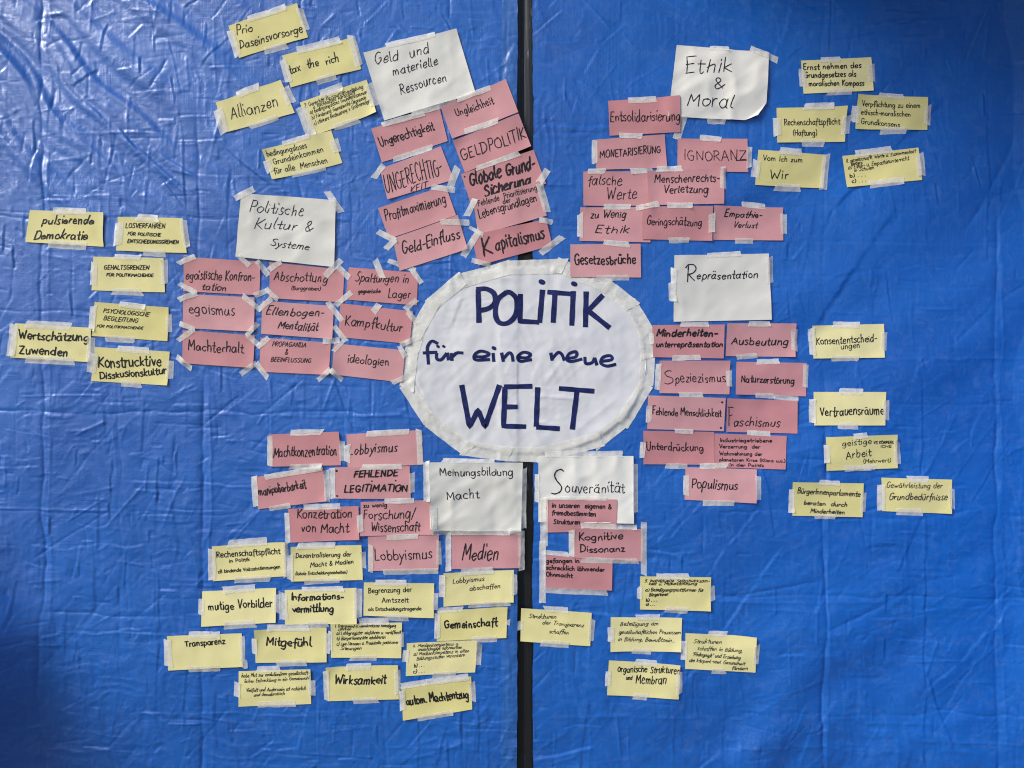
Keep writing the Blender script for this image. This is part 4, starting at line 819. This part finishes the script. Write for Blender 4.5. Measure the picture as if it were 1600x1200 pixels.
card(C7, 'y', (70,575, 515,565, 510,788, 72,785), [("1. Transparent u. demokratische Beteiligung",95,596,480,594,24,1.7,SCR),("stärken",115,616,200,613,22,1.7,SCR),("a) Lobbyregister einführen u. veröffentl.",105,643,515,635,25,1.7,SCR),("b) BürgerInnenräte etablieren",105,677,415,665,25,1.7,SCR),("c) Live-Streams u. Protokolle politischer",105,712,495,696,24,1.7,SCR),("Sitzungen",130,738,265,735,24,1.7,SCR)],
     "T.4/.8/9/2 R.3/.65/4/4 B.3/.66/5/4 L.25/.8/5/2", label="yellow card packed with small list writing, right of the card Mitgefühl")
card(C6, 'y', (378,658, 862,640, 862,872, 385,880), [("Mitgefühl",455,760,760,768,64,3.0)], "T.17/.75/6/4 R.2/.75/5/3 B.3/.7/6/4 L.25/.75/5/4")
card(D9, 'y', (122,192, 788,168, 800,465, 132,500), [("Transparenz",285,290,640,260,55,3.0)], "T.3/.7/5/6 R.1/.8/5/3 R.8/1.05/7/1 B.28/.7/5/4 L.1/.9/6/7")
card(C7, 'y', (545,695, 985,675, 970,880, 538,900), [("4. Medienkompetenz u.",580,722,870,708,24,1.7,SCR),("unabhängige Information",612,744,890,729,23,1.7,SCR),("a) Medienkompetenz in allen",585,774,935,752,25,1.7,SCR),("Bildungsstufen verankern",605,802,910,778,24,1.7,SCR),("b) . . .",588,846,655,840,26,1.9),("c) . . .",582,884,660,876,28,1.9)],
     "R.1/.75/8/1 B.4/.7/5/4 L.2/.6/6/4", label="shaded yellow card with small list writing under the card Gemeinschaft", bend=1.4)
card(C7, 'y', (40,845, 490,828, 495,1045, 52,1058), [("Wirksamkeit",92,950,420,946,58,2.8)], "T.3/.62/4/6 R.15/.85/3/6 B.35/.7/5/5 L.1/.95/5/4")
card(D9, 'y', (762,505, 1405,482, 1410,795, 758,825), [("habe Mut zur evolutionären gesellschaft-",785,560,1400,527,42,1.8,SCR),("lichen Entwicklung in ein Gemeinwohl",812,608,1400,572,38,1.7,SCR),("Vielfalt und Anderssein ist natürlich",828,690,1370,666,40,1.8,SCR),("und demokratisch",895,730,1180,712,38,1.8,SCR)], "T.25/.58/6/3 R.3/.75/8/3 B.28/.78/4/6 L.3/.75/8/2",
     label='yellow card in small slanted script beginning "habe Mut", below the card Mitgefühl')
card(C7, 'y', (512,968, 945,905, 952,1110, 520,1178), [("autom. Machtentzug",542,1080,930,1038,62,2.8)], "T.0/.38/5/4 T.4/.97/5/5 R.2/.75/6/3 B.22/.72/5/4 L.1/.7/4/5", bend=1.4)
# lower right
card(C5, 'w', (105,60, 848,62, 850,588, 105,575), [("ouveränität",310,347,785,347,98,1.9)], "", text="Souveränität", segs=[(160,47,765,45,46),(95,205,95,420,36),(864,120,862,505,42)], bend=2.6, marks=[([(302,180),(280,166),(245,180),(232,215),(250,255),(285,300),(275,338),(235,356),(205,350)],False,2.0)])
card(C5, 'p', (165,392, 718,400, 712,650, 168,657), [("in unseren  eigenen &",210,460,675,474,42,2.4),("fremdbestimmten",210,518,555,530,42,2.4),("Strukturen",222,588,430,592,40,2.4)], segs=[(160,386,640,395,28),(150,390,150,770,58)])
card(C5, 'p', (165,835, 685,862, 680,1112, 160,1090), [("gefangen in",165,893,425,893,42,2.4),("schrecklich lähmender",165,945,622,964,42,2.4),("Ohnmacht",165,998,370,1010,40,2.4)], segs=[(155,812,340,830,36),(138,740,138,1200,50),(165,1110,640,1132,44)])
card(C5, 'p', (375,625, 922,632, 922,888, 372,852), [("Kognitive",420,720,765,712,72,2.2),("Dissonanz",430,812,785,808,62,2.2)], segs=[(440,602,875,618,40),(365,640,365,850,46),(930,575,930,985,46),(440,872,885,885,44)])
card(C8, 'y', (92,265, 512,293, 503,492, 88,462), [("Strukturen",135,322,305,328,30,1.8,SCR),("der Transparenz",218,360,470,378,28,1.8,SCR),("schaffen",255,412,378,422,30,1.8,SCR)], "T.35/.66/5/4 R.2/.85/6/3 B.3/.7/6/4 L.4/.65/4/4")
card(C8, 'y', (800,78, 1222,82, 1220,285, 800,275), [("5. Individuelle Selbstwirksam-",825,112,1215,112,22,1.9,SCR),("keit u. Mitbestimmung",850,130,1140,128,20,1.9,SCR),("a) Beteiligungsplattformen für",830,166,1180,168,22,2.0,SCR),("BürgerInnen",852,196,970,192,22,2.0,SCR),("b) . . .",835,227,900,226,20,2.0),("c) . . .",835,252,885,251,18,2.0)],
     "T.25/.7/5/4 R.25/.7/7/2 B.35/.67/5/5 L.35/.7/4/4", label="yellow card with bold tiny list writing, uppermost of the lower right group")
card(C8, 'y', (625,320, 1050,325, 1043,528, 623,525), [("Beteiligung am",680,372,915,370,30,1.8,SCR),("gesellschaftlichen Prozessen",672,420,1045,422,28,1.8,SCR),("in Bildung, Bewußtsein...",668,462,1010,470,28,1.8,SCR)], "T.35/.68/5/4 B.3/.56/4/5 L.3/.7/4/6", label='yellow card in loose script beginning "Beteiligung am"')
card(C8, 'y', (1070,415, 1490,438, 1488,652, 1068,628), [("Strukturen",1115,474,1290,480,28,1.8,SCR),("schaffen in Bildung,",1140,515,1410,530,26,1.8,SCR),('"Pädagogik" und Erziehung',1110,550,1400,572,26,1.8,SCR),("die körperl.-seel. Gesundheit",1090,585,1425,607,24,1.8,SCR),("fördern",1345,634,1445,634,24,1.8,SCR)], "T.33/.6/5/3 R.25/.75/5/4 B.38/.56/6/3 L.25/.75/8/2", label="rightmost yellow card of the lower right group, with five lines of loose script")
card(C8, 'y', (615,578, 1038,605, 1030,810, 603,785), [("organische Strukturen",665,648,1038,655,42,2.0),("und",718,695,755,697,30,2.0),("Membran",775,716,958,720,55,2.0)], "T.38/.66/5/4 R.2/.8/5/4 B.37/.55/6/4 L.3/.75/4/5")

for o in bpy.data.objects:
    if o.parent is not None and o.parent.type == 'EMPTY': o.matrix_parent_inverse.identity()
print("objects", len(bpy.data.objects), "tris", sum(len(m.loops) - 2 * len(m.polygons) for m in bpy.data.meshes))
